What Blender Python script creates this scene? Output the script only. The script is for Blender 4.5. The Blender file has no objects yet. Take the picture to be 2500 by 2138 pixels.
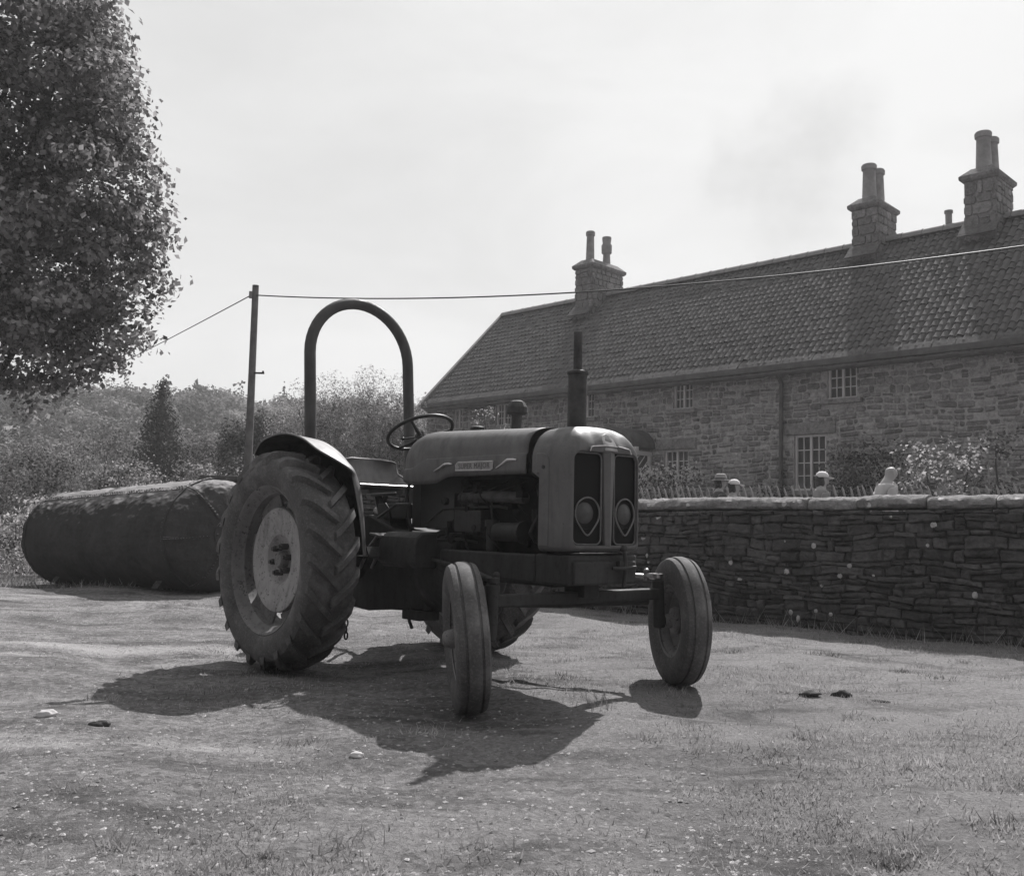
import bpy, bmesh, math, random
import numpy as np
from mathutils import Vector, Matrix, Euler
random.seed(7); rng = np.random.default_rng(11)
PI = math.pi; R = math.radians
scene = bpy.context.scene
col = scene.collection

# ------------------------------------------------------------------ helpers
class MB:
    """collects geometry for ONE mesh object"""
    def __init__(s): s.v = []; s.f = []; s.m = []
    def add(s, vs, fs, mi=0):
        o = len(s.v); s.v += [tuple(p) for p in vs]
        s.f += [tuple(i + o for i in f) for f in fs]; s.m += [mi] * len(fs)
    def box(s, c, d, rot=None, mi=0):
        hx, hy, hz = d[0] / 2, d[1] / 2, d[2] / 2
        p = [Vector((x * hx, y * hy, z * hz)) for x in (-1, 1) for y in (-1, 1) for z in (-1, 1)]
        if rot is not None: p = [rot @ q for q in p]
        p = [q + Vector(c) for q in p]
        s.add(p, [(0, 1, 3, 2), (4, 6, 7, 5), (0, 4, 5, 1), (2, 3, 7, 6), (0, 2, 6, 4), (1, 5, 7, 3)], mi)
    def loft(s, rings, cap0=True, cap1=True, closed=True, mi=0):
        n = len(rings[0]); o = len(s.v)
        for r in rings: s.v += [tuple(p) for p in r]
        for i in range(len(rings) - 1):
            for j in range(n if closed else n - 1):
                k = (j + 1) % n
                s.f.append((o + i * n + j, o + i * n + k, o + (i + 1) * n + k, o + (i + 1) * n + j)); s.m.append(mi)
        if cap0: s.f.append(tuple(o + j for j in range(n))[::-1]); s.m.append(mi)
        if cap1: s.f.append(tuple(o + (len(rings) - 1) * n + j for j in range(n))); s.m.append(mi)
    def tube(s, pts, r, n=10, closed=False, caps=True, mi=0):
        pts = [Vector(p) for p in pts]; m = len(pts); rings = []
        rr = r if isinstance(r, (list, tuple)) else [r] * m
        prev = None
        for i in range(m):
            if closed: t = pts[(i + 1) % m] - pts[i - 1]
            else: t = pts[min(i + 1, m - 1)] - pts[max(i - 1, 0)]
            t.normalize()
            a = prev if prev is not None else (Vector((0, 0, 1)) if abs(t.z) < .9 else Vector((1, 0, 0)))
            a = (a - t * a.dot(t)).normalized(); prev = a; b = t.cross(a)
            rings.append([pts[i] + (a * math.cos(2 * PI * j / n) + b * math.sin(2 * PI * j / n)) * rr[i] for j in range(n)])
        if closed: rings.append(rings[0]); s.loft(rings, False, False, mi=mi)
        else: s.loft(rings, caps, caps, mi=mi)
    def cyl(s, p0, p1, r0, r1=None, n=20, mi=0):
        s.tube([p0, p1], [r0, r0 if r1 is None else r1], n, mi=mi)
    def lathe(s, prof, o=(0, 0, 0), axis='z', n=48, closed=False, mi=0, a0=0., a1=2 * PI):
        """prof: list of (along axis, radius)"""
        rings = []; full = abs(a1 - a0 - 2 * PI) < 1e-6
        k = n if full else n + 1
        for h, r in prof:
            ring = []
            for j in range(k):
                t = a0 + (a1 - a0) * j / n; c, q = math.cos(t) * r, math.sin(t) * r
                p = {'z': (c, q, h), 'y': (c, h, q), 'x': (h, c, q)}[axis]
                ring.append((p[0] + o[0], p[1] + o[1], p[2] + o[2]))
            rings.append(ring)
        if closed: rings.append(rings[0])
        s.loft(rings, False, False, closed=full, mi=mi)
    def ball(s, c, r, n=12, mi=0):
        r = (r, r, r) if not isinstance(r, (tuple, list)) else r
        rings = []
        for i in range(1, n // 2 + 3):
            t = -PI / 2 + PI * i / (n // 2 + 3)
            rings.append([(c[0] + r[0] * math.cos(t) * math.cos(2 * PI * j / n), c[1] + r[1] * math.cos(t) * math.sin(2 * PI * j / n), c[2] + r[2] * math.sin(t)) for j in range(n)])
        s.loft(rings, True, True, mi=mi)
    def grid(s, fn, nu, nv, mi=0):
        o = len(s.v)
        for i in range(nu + 1):
            for j in range(nv + 1): s.v.append(tuple(fn(i / nu, j / nv)))
        for i in range(nu):
            for j in range(nv):
                a = o + i * (nv + 1) + j; s.f.append((a, a + nv + 1, a + nv + 2, a + 1)); s.m.append(mi)
    def build(s, name, mats, parent=None, smooth=35, bevel=0, loc=None, rot=None, solid=0, seg=2):
        me = bpy.data.meshes.new(name); me.from_pydata(s.v, [], s.f)
        mats = mats if isinstance(mats, (list, tuple)) else [mats]
        for m in mats: me.materials.append(m)
        me.polygons.foreach_set('material_index', s.m)
        bm = bmesh.new(); bm.from_mesh(me); bmesh.ops.recalc_face_normals(bm, faces=bm.faces); bm.to_mesh(me); bm.free()
        if smooth:
            me.polygons.foreach_set('use_smooth', [True] * len(me.polygons)); me.set_sharp_from_angle(angle=R(smooth))
        ob = bpy.data.objects.new(name, me); col.objects.link(ob)
        if parent: ob.parent = parent
        if loc is not None: ob.location = loc
        if rot is not None: ob.rotation_euler = rot
        if solid:
            md = ob.modifiers.new('Solidify', 'SOLIDIFY'); md.thickness = solid; md.offset = 0
        if bevel:
            md = ob.modifiers.new('Bevel', 'BEVEL'); md.width = bevel; md.segments = seg; md.limit_method = 'ANGLE'; md.angle_limit = R(40)
        return ob

def tag(o, label=None, cat=None, group=None, kind=None):
    if label: o['label'] = label
    if cat: o['category'] = cat
    if group: o['group'] = group
    if kind: o['kind'] = kind
    return o
def empty(name, loc=(0, 0, 0), rz=0):
    o = bpy.data.objects.new(name, None); col.objects.link(o); o.location = loc; o.rotation_euler = (0, 0, rz)
    o.empty_display_size = .2; return o
def fastmesh(name, V, k, mats, mi=None, parent=None, smooth=False):
    """V: (n*k,3) vertices of n separate k-gons"""
    n = len(V) // k; me = bpy.data.meshes.new(name)
    me.vertices.add(n * k); me.vertices.foreach_set('co', np.ascontiguousarray(V, dtype=np.float32).ravel())
    me.loops.add(n * k); me.loops.foreach_set('vertex_index', np.arange(n * k, dtype=np.int32))
    me.polygons.add(n); me.polygons.foreach_set('loop_start', np.arange(0, n * k, k, dtype=np.int32))
    me.polygons.foreach_set('loop_total', np.full(n, k, dtype=np.int32))
    mats = mats if isinstance(mats, (list, tuple)) else [mats]
    for m in mats: me.materials.append(m)
    if mi is not None: me.polygons.foreach_set('material_index', np.asarray(mi, dtype=np.int32))
    me.update(calc_edges=True); me.validate()
    ob = bpy.data.objects.new(name, me); col.objects.link(ob)
    if parent: ob.parent = parent
    return ob

# ------------------------------------------------------------------ materials (black and white film: all greys)
def gcol(g): return (g, g * .975, g * .985, 1)
class NT:
    def __init__(s, name):
        s.mat = bpy.data.materials.new(name); s.mat.use_nodes = True; s.t = s.mat.node_tree
        s.b = s.t.nodes['Principled BSDF']; s.out = s.t.nodes['Material Output']
        s.tc = s.t.nodes.new('ShaderNodeTexCoord')
    def n(s, typ, **kw):
        nd = s.t.nodes.new('ShaderNode' + typ)
        for k, v in kw.items():
            if k in nd.inputs: nd.inputs[k].default_value = v
            else: setattr(nd, k, v)
        return nd
    def l(s, a, b): s.t.links.new(a, b)
    def noise(s, scale, detail=6, rough=.6, vec=None, dist=0):
        nd = s.n('TexNoise', Scale=scale, Detail=detail, Roughness=rough, Distortion=dist)
        s.l(vec if vec is not None else s.tc.outputs['Object'], nd.inputs['Vector']); return nd.outputs['Fac']
    def ramp(s, fac, stops):
        nd = s.n('ValToRGB'); e = nd.color_ramp.elements
        while len(e) < len(stops): e.new(.5)
        for q, (p, g) in zip(e, stops): q.position = p; q.color = gcol(g) if not isinstance(g, tuple) else g
        s.l(fac, nd.inputs['Fac']); return nd.outputs['Color']
    def mix(s, fac, a, b, mode='MIX'):
        nd = s.n('Mix'); nd.data_type = 'RGBA'; nd.blend_type = mode
        for i, val in ((0, fac), (6, a), (7, b)):
            if hasattr(val, 'node'): s.l(val, nd.inputs[i])
            else: nd.inputs[i].default_value = val if i == 0 else (gcol(val) if isinstance(val, (int, float)) else val)
        return nd.outputs[2]
    def math(s, op, a, b=0.):
        nd = s.n('Math'); nd.operation = op
        for i, val in enumerate((a, b)):
            if hasattr(val, 'node'): s.l(val, nd.inputs[i])
            else: nd.inputs[i].default_value = val
        return nd.outputs[0]
    def bump(s, h, strength=.3, dist=.02):
        nd = s.n('Bump', Strength=strength, Distance=dist); s.l(h, nd.inputs['Height']); s.l(nd.outputs['Normal'], s.b.inputs['Normal'])
    def color(s, c): s.l(c, s.b.inputs['Base Color'])
    def rough(s, v):
        if hasattr(v, 'node'): s.l(v, s.b.inputs['Roughness'])
        else: s.b.inputs['Roughness'].default_value = v
    def spec(s, v): s.b.inputs['Specular IOR Level'].default_value = v

def simple(name, g, var=.35, scale=6., rough=.6, bump=.15, bscale=40., metal=0., spec=.4, detail=6, bdist=.01):
    m = NT(name); f = m.noise(scale, detail)
    m.color(m.ramp(f, [(.3, g * (1 - var)), (.7, g * (1 + var))]))
    m.rough(rough); m.spec(spec); m.b.inputs['Metallic'].default_value = metal
    if bump: m.bump(m.noise(bscale, 8, .65), bump, bdist)
    return m.mat

def paint(name, g, dirt=.09, rough=.33, chips=.62, cov=.5):
    m = NT(name)
    big = m.noise(3.2, 9, .68, None, .4); fine = m.noise(38, 8, .72); mid = m.noise(11, 8, .7)
    mp_ = m.n('Mapping'); mp_.inputs['Scale'].default_value = (9., 9., 1.1); m.l(m.tc.outputs['Object'], mp_.inputs[0]); streak = m.noise(2.2, 7, .65, mp_.outputs[0])
    base = m.ramp(big, [(.28, g * .62), (.5, g), (.72, g * 1.28)])
    base = m.mix(m.ramp(streak, [(.50, 0.), (.72, .55)]), base, dirt * 1.1)
    base = m.mix(m.ramp(mid, [(.54, 0.), (.70, .5)]), base, g * 1.45)
    spots = m.ramp(fine, [(chips, 0.), (chips + .05, 1.)])
    c = m.mix(m.math('MULTIPLY', spots, m.math('MULTIPLY', m.ramp(mid, [(.35, 0.), (.6, 1.)]), cov + .3)), base, dirt * .6)
    m.color(c)
    m.rough(m.ramp(m.math('ADD', m.math('MULTIPLY', mid, .6), m.math('MULTIPLY', streak, .4)), [(.32, rough * .85), (.68, rough + .35)])); m.spec(.4)
    m.bump(m.math('ADD', m.math('MULTIPLY', big, 2.2), m.math('MULTIPLY', fine, .15)), .12, .02)
    return m.mat

def foliage(name, g, trans=.35, rough=.5, var=.35, scale=3.):
    m = NT(name); f = m.noise(scale, 3)
    c = m.ramp(f, [(.3, g * (1 - var)), (.7, g * (1 + var))])
    m.color(c); m.rough(.75); m.spec(.12)
    tr = m.n('BsdfTranslucent'); m.l(c, tr.inputs['Color'])
    mx = m.n('MixShader'); mx.inputs[0].default_value = trans
    m.l(m.b.outputs[0], mx.inputs[1]); m.l(tr.outputs[0], mx.inputs[2]); m.l(mx.outputs[0], m.out.inputs['Surface'])
    return m.mat

M = {}
M['hood'] = paint('hood_paint', .112, .05, .36)
M['trim'] = simple('grille_trim_metal', .16, .3, 20, .4, .05, metal=.6)
M['tin'] = paint('fender_paint', .15, .06, .36)
M['castiron'] = paint('greasy_iron', .03, .014, .6, .55)
M['engine'] = simple('engine_grime', .018, .6, 9, .85, .4, 60, spec=.15)
M['black'] = simple('black_steel', .02, .4, 10, .45, .1)
M['steel'] = simple('worn_steel', .32, .4, 20, .32, .1, metal=.9)
M['rops'] = paint('roll_bar_paint', .055, .1, .5, .66)
M['rust'] = simple('rusty_steel', .055, .5, 14, .8, .3, 80)
M['chrome'] = simple('dull_chrome', .55, .25, 12, .3, .04, metal=.8)
M['plate_text'] = simple('plate_letters', .10, .2, 12, .5, 0)
M['plate'] = simple('plate_face', .30, .2, 12, .5, .03)
M['wheel'] = paint('wheel_paint', .33, .10, .6, .56, .8)
M['rim'] = paint('rim_paint', .17, .06, .6, .55, .8)
M['nut'] = simple('wheel_nut_iron', .07, .3, 30, .6, .1)
def rubber(name, g):
    m = NT(name); f = m.noise(5, 8, .7); f2 = m.noise(70, 6, .7)
    c = m.ramp(f, [(.3, g * .6), (.52, g), (.72, g * 2.1)])
    c = m.mix(m.ramp(f2, [(.5, 0.), (.75, .55)]), c, g * 2.4)
    m.color(c); m.rough(.85); m.spec(.25); m.bump(f2, .25, .006); return m.mat
M['tyre'] = rubber('dusty_tyre_rubber', .10)
M['tyref'] = rubber('dusty_front_tyre_rubber', .10)
M['glass'] = simple('lamp_glass', .04, .3, 30, .5, .1, 60, spec=.6)
def mesh_mat():
    m = NT('grille_mesh'); w1 = m.n('TexWave', Scale=60.); w1.wave_type = 'BANDS'; w1.bands_direction = 'Z'; m.l(m.tc.outputs['Object'], w1.inputs['Vector'])
    w2 = m.n('TexWave', Scale=60.); w2.wave_type = 'BANDS'; w2.bands_direction = 'Y'; m.l(m.tc.outputs['Object'], w2.inputs['Vector'])
    h = m.math('MAXIMUM', w1.outputs['Fac'], w2.outputs['Fac'])
    m.color(m.ramp(h, [(.35, .004), (.95, .022)])); m.rough(.7); m.spec(.12); m.bump(h, .5, .004); return m.mat
M['grille'] = mesh_mat()

def stone(name, g, var=.4, lichen=0., bump=.5, lscale=2.2, lsize=.16):
    m = NT(name); f = m.noise(2.6, 8, .7); f2 = m.noise(22, 8, .7); f3 = m.noise(8, 9, .75, None, .5)
    c = m.ramp(f, [(.28, g * (1 - var)), (.72, g * (1 + var))])
    c = m.mix(.5, c, m.ramp(f2, [(.3, g * .45), (.7, g * 1.6)]))
    c = m.mix(m.ramp(f3, [(.36, .7), (.50, 0.)]), c, g * .35)
    c = m.mix(m.ramp(f3, [(.56, 0.), (.70, .55)]), c, g * 1.9)
    if lichen:
        vo = m.n('TexVoronoi', Scale=lscale); m.l(m.tc.outputs['Object'], vo.inputs['Vector'])
        d = m.math('ADD', vo.outputs['Distance'], m.math('MULTIPLY', m.noise(40, 4), .12))
        c = m.mix(m.ramp(d, [(lsize, 1.), (lsize + .03, 0.)]), c, lichen)
    m.color(c); m.rough(.95); m.spec(.08); m.bump(m.math('ADD', f2, m.math('ADD', m.math('MULTIPLY', f, .6), f3)), bump, .03); return m.mat
M['wstone'] = [stone('wall_stone_dark', .105, .55, .66, .8, 2.6, .12), stone('wall_stone_mid', .115, .55, .66, .8, 2.4, .12), stone('wall_stone_lichen', .13, .6, .6, .8, 3.3, .13), stone('wall_stone_black', .065, .55)]
M['wcore'] = stone('wall_core', .05)
M['cope'] = stone('coping_stone', .27, .45, .6, 1., 6, .2)
M['cstone'] = [stone('cottage_stone_grey', .30), stone('cottage_stone_dark', .21), stone('cottage_stone_pale', .40), stone('cottage_stone_brown', .26)]
M['mortar'] = stone('mortar', .42, .2)
M['dress'] = stone('dressed_stone', .27, .25)
M['chim'] = stone('chimney_stone', .19, .35)
M['slab'] = stone('eaves_slab', .12, .5)
M['pot'] = simple('clay_pot', .24, .25, 5, .85, .15)
M['ridge'] = simple('ridge_tile', .25, .3, 3, .85, .2)
M['white'] = simple('white_window_paint', .66, .06, 3, .5, .03)
M['gutter'] = simple('gutter_paint', .10, .3, 6, .6, .1)
M['pane'] = simple('window_glass', .08, .5, 3, .15, 0, spec=.7)
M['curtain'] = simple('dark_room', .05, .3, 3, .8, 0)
def tile_mat():
    m = NT('clay_pantile')
    fl = m.n('VectorMath'); fl.operation = 'FLOOR'; m.l(m.tc.outputs['UV'], fl.inputs[0])
    wn = m.n('TexWhiteNoise'); wn.noise_dimensions = '2D'; m.l(fl.outputs[0], wn.inputs['Vector'])
    c = m.ramp(wn.outputs['Value'], [(0., .095), (.5, .12), (1., .15)])
    c = m.mix(m.ramp(m.noise(1.2, 7, .7), [(.4, 0.), (.7, .4)]), c, .10)
    m.color(c); m.rough(.85); m.spec(.2); m.bump(m.noise(30, 6, .7), .3, .01); return m.mat
M['tile'] = tile_mat()
def tank_mat():
    m = NT('weathered_tank_iron'); f = m.noise(1.6, 8, .7); f2 = m.noise(26, 8, .75)
    c = m.ramp(f, [(.3, .05), (.7, .10)])
    c = m.mix(m.ramp(f2, [(.52, 0.), (.75, .4)]), c, .15)
    g = m.n('NewGeometry'); sx = m.n('SeparateXYZ'); m.l(g.outputs['Normal'], sx.inputs[0])
    c = m.mix(m.ramp(m.math('ADD', sx.outputs['Z'], m.math('MULTIPLY', m.math('SUBTRACT', f2, .5), .3)), [(.50, 0.), (.80, .85)]), c, .42)  # moss and dust, with sunlit brightness painted into the upturned side
    m.color(c); m.rough(.95); m.spec(.08); m.bump(m.math('ADD', f2, m.noise(70, 6, .7)), .8, .03); return m.mat
M['tank'] = tank_mat()
M['wood'] = simple('weathered_pole_wood', .13, .35, 5, .85, .4, 30)
M['picket'] = simple('grey_picket_wood', .30, .3, 6, .85, .2)
M['bark'] = simple('bark', .07, .4, 5, .9, .8, 14, bdist=.05)
M['wire'] = simple('cable_black', .02, .2, 5, .6, 0)
M['leaf1'] = foliage('sycamore_leaf', .22, .42); M['leaf2'] = foliage('sycamore_leaf_pale', .34, .45); M['leaf3'] = foliage('sycamore_leaf_dark', .10, .3)
M['scrub1'] = foliage('scrub_leaf', .12); M['scrub2'] = foliage('scrub_leaf_pale', .24); M['scrub3'] = foliage('scrub_leaf_dark', .05)
M['conifer'] = foliage('conifer_needles', .045, .1); M['flower'] = foliage('pale_flower', .62, .4, var=.15)
M['willow1'] = foliage('willow_leaf', .30, .5); M['willow2'] = foliage('willow_leaf_pale', .40, .5)
M['bright'] = foliage('pale_garden_leaf', .42, .45)
M['grass1'] = foliage('grass_blade', .28, .45, .5, .3, 1.5); M['grass2'] = foliage('dry_grass_blade', .42, .4, .5, .3, 1.5); M['grass3'] = foliage('dark_grass_blade', .12, .4, .5, .3, 1.5)

def ground_mat():
    m = NT('grass_and_gravel')
    mp_ = m.n('Mapping'); mp_.inputs['Scale'].default_value = (.55, 1.5, 1.); mp_.inputs['Rotation'].default_value = (0, 0, -.1); m.l(m.tc.outputs['Object'], mp_.inputs[0]); st_ = mp_.outputs[0]
    n1 = m.noise(.55, 8, .65); ns = m.noise(1.7, 9, .7, st_, .6); n2 = m.noise(6, 8, .7); n3 = m.noise(48, 8, .75); n4 = m.noise(150, 5, .75)
    sx = m.n('SeparateXYZ'); m.l(m.tc.outputs['Object'], sx.inputs[0])
    g = m.math('ADD', m.math('MULTIPLY', sx.outputs['X'], .22), m.math('MULTIPLY', sx.outputs['Y'], .05))
    g = m.math('ADD', g, m.math('MULTIPLY', m.math('SUBTRACT', n1, .5), 1.2)); g = m.math('ADD', g, m.math('MULTIPLY', m.math('SUBTRACT', ns, .5), 1.6))
    earth = m.ramp(n2, [(.25, .18), (.55, .31), (.75, .43)])
    earth = m.mix(.65, earth, m.ramp(n3, [(.3, .07), (.5, .25), (.7, .52)]))
    vo = m.n('TexVoronoi', Scale=34.); m.l(m.tc.outputs['Object'], vo.inputs['Vector'])
    earth = m.mix(.45, earth, m.ramp(vo.outputs['Color'], [(.2, .11), (.6, .28), (.95, .5)]))
    turf = m.ramp(n2, [(.28, .22), (.7, .37)])
    turf = m.mix(.6, turf, m.ramp(n3, [(.3, .12), (.7, .48)]))
    c = m.mix(m.ramp(g, [(.1, 0.), (.55, 1.)]), earth, turf)
    c = m.mix(m.ramp(ns, [(.34, .8), (.50, 0.)]), c, .085)
    c = m.mix(m.ramp(n1, [(.34, .55), (.50, 0.)]), c, .12)          # damp, darker soil in scuffed streaks
    dry = m.math('MULTIPLY', m.ramp(ns, [(.54, 0.), (.70, .8)]), m.ramp(m.math('ADD', n3, m.math('MULTIPLY', sx.outputs['X'], -.10)), [(.40, 0.), (.75, 1.)]))
    c = m.mix(dry, c, .50)                                          # dry pale dust and chippings
    # dry chippings spread along the wheel track that crosses behind the rear wheel
    ty = m.math('ADD', m.math('ADD', sx.outputs['Y'], m.math('MULTIPLY', sx.outputs['X'], .1)), m.math('MULTIPLY', m.math('SUBTRACT', n1, .5), .8))
    for yc, wd, amt in ((6.95, .26, .75), (6.35, .14, .5), (4.05, .2, .8)):
        tk = m.ramp(m.math('ABSOLUTE', m.math('SUBTRACT', ty, yc)), [(wd * .3, amt), (wd, 0.)])
        tk = m.math('MULTIPLY', tk, m.ramp(m.math('ADD', m.math('MULTIPLY', sx.outputs['X'], -.5), m.math('MULTIPLY', ns, .5)), [(.55, 0.), (.95, 1.)]))
        tk = m.math('MULTIPLY', tk, m.ramp(m.math('ADD', m.math('MULTIPLY', ns, .7), m.math('MULTIPLY', n3, .5)), [(.50, 0.), (.68, 1.)]))
        c = m.mix(tk, c, .58)
    m.color(c); m.rough(.95); m.spec(.08)
    m.bump(m.math('ADD', m.math('MULTIPLY', n2, .7), m.math('ADD', m.math('MULTIPLY', n3, .8), m.math('MULTIPLY', n4, .6))), .9, .04)
    return m.mat
M['ground'] = ground_mat()
M['pebble'] = [simple('gravel_grey', .24, .3, 30, .9, .2), simple('gravel_pale', .42, .2, 30, .9, .2), simple('gravel_dark', .11, .3, 30, .9, .2)]
M['hill'] = simple('hill_turf', .13, .4, .08, .95, .3, 1.)

# ------------------------------------------------------------------ camera, sun, sky
cam = bpy.data.cameras.new('camera'); co = bpy.data.objects.new('camera', cam); col.objects.link(co); scene.camera = co
roll, pitch, CAMH = .0218, .089, .977
F = Vector((0, math.cos(pitch), math.sin(pitch))); U0 = Vector((0, -math.sin(pitch), math.cos(pitch))); R0 = Vector((1, 0, 0))
Rv = R0 * math.cos(roll) + U0 * math.sin(roll); Uv = U0 * math.cos(roll) - R0 * math.sin(roll)
mw = Matrix.Identity(4)
for i in range(3): mw[i][0] = Rv[i]; mw[i][1] = Uv[i]; mw[i][2] = -F[i]
mw[2][3] = CAMH; co.matrix_world = mw
cam.sensor_width = 36; cam.lens = 1950 / 2072 * 36; cam.clip_start = .05; cam.clip_end = 3000

SUN_EL, SUN_AZ = R(47.5), R(22)
sd = Vector((math.sin(SUN_AZ) * math.cos(SUN_EL), math.cos(SUN_AZ) * math.cos(SUN_EL), math.sin(SUN_EL)))
sl = bpy.data.lights.new('sun', 'SUN'); so = bpy.data.objects.new('sun', sl); col.objects.link(so)
sl.energy = 5.0; sl.angle = R(.6); sl.color = (1, .985, .98); so.rotation_euler = sd.to_track_quat('Z', 'Y').to_euler(); so.location = (0, 0, 30)
w = bpy.data.worlds.new('World'); scene.world = w; w.use_nodes = True; wt = w.node_tree
bg = wt.nodes['Background']; sky = wt.nodes.new('ShaderNodeTexSky'); sky.sky_type = 'NISHITA'; sky.sun_disc = False
sky.sun_elevation = SUN_EL; sky.sun_rotation = SUN_AZ; sky.dust_density = 3.; sky.air_density = 1.
bw = wt.nodes.new('ShaderNodeRGBToBW'); wt.links.new(sky.outputs[0], bw.inputs[0])
tc = wt.nodes.new('ShaderNodeTexCoord'); mp = wt.nodes.new('ShaderNodeMapping'); mp.inputs['Scale'].default_value = (1.6, 1.6, 4.2); mp.inputs['Location'].default_value = (.35, .1, .2)
wt.links.new(tc.outputs['Generated'], mp.inputs[0])
nz = wt.nodes.new('ShaderNodeTexNoise'); nz.inputs['Scale'].default_value = 1.7; nz.inputs['Detail'].default_value = 8; nz.inputs['Roughness'].default_value = .55; nz.inputs['Distortion'].default_value = .4
wt.links.new(mp.outputs[0], nz.inputs['Vector'])
rp = wt.nodes.new('ShaderNodeValToRGB'); rp.color_ramp.elements[0].position = .3; rp.color_ramp.elements[0].color = (4.7,) * 3 + (1,); rp.color_ramp.elements[1].position = .62; rp.color_ramp.elements[1].color = (5.5,) * 3 + (1,)
wt.links.new(nz.outputs[0], rp.inputs[0])
mxw = wt.nodes.new('ShaderNodeMix'); mxw.data_type = 'RGBA'; mxw.inputs[0].default_value = .95     # thin bright cloud over most of the sky
wt.links.new(bw.outputs[0], mxw.inputs[6]); wt.links.new(rp.outputs[0], mxw.inputs[7]); pass
dt = wt.nodes.new('ShaderNodeVectorMath'); dt.operation = 'DOT_PRODUCT'; dt.inputs[1].default_value = tuple(sd); wt.links.new(tc.outputs['Generated'], dt.inputs[0])
mr = wt.nodes.new('ShaderNodeMapRange'); mr.interpolation_type = 'SMOOTHSTEP'; mr.inputs['From Min'].default_value = -.30; mr.inputs['From Max'].default_value = .55; mr.inputs['To Min'].default_value = .20; mr.inputs['To Max'].default_value = 1.0
wt.links.new(dt.outputs['Value'], mr.inputs['Value'])      # thin cloud glows towards the sun and is dull behind the camera
cd = wt.nodes.new('ShaderNodeVectorMath'); cd.operation = 'DOT_PRODUCT'; cdir = (F + Rv * ((1605 - 1036) / 1950) - Uv * ((325 - 886) / 1950)).normalized(); cd.inputs[1].default_value = tuple(cdir); wt.links.new(tc.outputs['Generated'], cd.inputs[0])
nz2 = wt.nodes.new('ShaderNodeTexNoise'); nz2.inputs['Scale'].default_value = 9.; nz2.inputs['Detail'].default_value = 7; wt.links.new(tc.outputs['Generated'], nz2.inputs['Vector'])
ca = wt.nodes.new('ShaderNodeMath'); ca.operation = 'MULTIPLY_ADD'; ca.inputs[1].default_value = .012; wt.links.new(nz2.outputs[0], ca.inputs[0]); wt.links.new(cd.outputs['Value'], ca.inputs[2])
cm = wt.nodes.new('ShaderNodeMapRange'); cm.interpolation_type = 'SMOOTHSTEP'; cm.inputs['From Min'].default_value = 1.0015; cm.inputs['From Max'].default_value = 1.0085; cm.inputs['To Min'].default_value = 1.; cm.inputs['To Max'].default_value = .74; wt.links.new(ca.outputs[0], cm.inputs['Value'])   # one small grey cloud
vc = wt.nodes.new('ShaderNodeVectorMath'); vc.operation = 'SCALE'; wt.links.new(mxw.outputs[2], vc.inputs[0]); wt.links.new(cm.outputs[0], vc.inputs['Scale'])
vs = wt.nodes.new('ShaderNodeVectorMath'); vs.operation = 'SCALE'; wt.links.new(vc.outputs[0], vs.inputs[0]); wt.links.new(mr.outputs[0], vs.inputs['Scale']); wt.links.new(vs.outputs[0], bg.inputs['Color'])
bg.inputs['Strength'].default_value = .11
scene.view_settings.view_transform = 'Standard'; scene.view_settings.look = 'None'; scene.view_settings.exposure = .46; scene.view_settings.gamma = 1.
scene.cycles.max_bounces = 6; scene.cycles.transparent_max_bounces = 6; scene.cycles.diffuse_bounces = 3

# ------------------------------------------------------------------ ground
def sstep(t): t = np.clip(t, 0, 1); return t * t * (3 - 2 * t)
WD = np.array([.797, -.604]); W0 = np.array([.93, 11.45]); WN = np.array([.604, .797])   # garden wall line
_lat = [np.random.default_rng(50 + i).random((256, 256)) for i in range(5)]
def vnoise(x, y, sc, k):
    u, v = x * sc + 300.3, y * sc + 300.7; i, j = np.floor(u).astype(int), np.floor(v).astype(int); fu, fv = u - i, v - j; fu = fu * fu * (3 - 2 * fu); fv = fv * fv * (3 - 2 * fv); L = _lat[k]
    g_ = lambda a, b: L[a % 256, b % 256]
    return (g_(i, j) * (1 - fu) + g_(i + 1, j) * fu) * (1 - fv) + (g_(i, j + 1) * (1 - fu) + g_(i + 1, j + 1) * fu) * fv - .5
def gz(x, y):
    x = np.asarray(x, float); y = np.asarray(y, float)
    d = (x - W0[0]) * WN[0] + (y - W0[1]) * WN[1]
    z = .62 * sstep((d - .3) / 5.) * sstep((x + 4.) / 3. + 0 * y)
    z = z + .018 * np.sin(x * 1.7 + 1) * np.sin(y * 1.3) + .012 * np.sin(x * 4.1 + y * 2.3)
    nr = np.clip((22 - y) / 8, 0, 1) * np.clip((14 - np.abs(x)) / 5, 0, 1)
    # lumps, scuffs and shallow ruts running across the yard
    z = z + nr * (.030 * vnoise(x, y, 1.6, 0) + .022 * vnoise(x * .6 + y * .15, y * 1.7, 3.1, 1) + .014 * vnoise(x, y, 8.3, 2) + .010 * vnoise(x * .7, y * 1.3, 19., 3))
    rut = np.exp(-((y + .1 * x - 6.75 + .12 * np.sin(x * 1.3)) / .13) ** 2) + .8 * np.exp(-((y + .12 * x - 5.05 + .1 * np.sin(x * 1.7 + 1)) / .12) ** 2)
    z = z - nr * .022 * rut * (1 / (1 + np.exp((x + .6) * 3)))
    z = z - .15 * sstep((-x - 4.4) / 2.6) * sstep((y - 12.) / 3.5) * (1 - sstep((y - 40) / 30))
    z = z + .022 * np.exp(-(((x - 1.02) / .9) ** 2 + ((y - 6.03) / .7) ** 2)) - .016 * np.exp(-(((x + 1.5) / .8) ** 2 + ((y - 6.5) / .6) ** 2))
    far = sstep((y - 42) / 85.) * 13.5 * (1 - .25 * sstep((x + 60) / 90.))
    return z + far
def axis(n, a, b): t = np.linspace(-1, 1, n); return np.sinh(t * a) / math.sinh(a) * b
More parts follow.
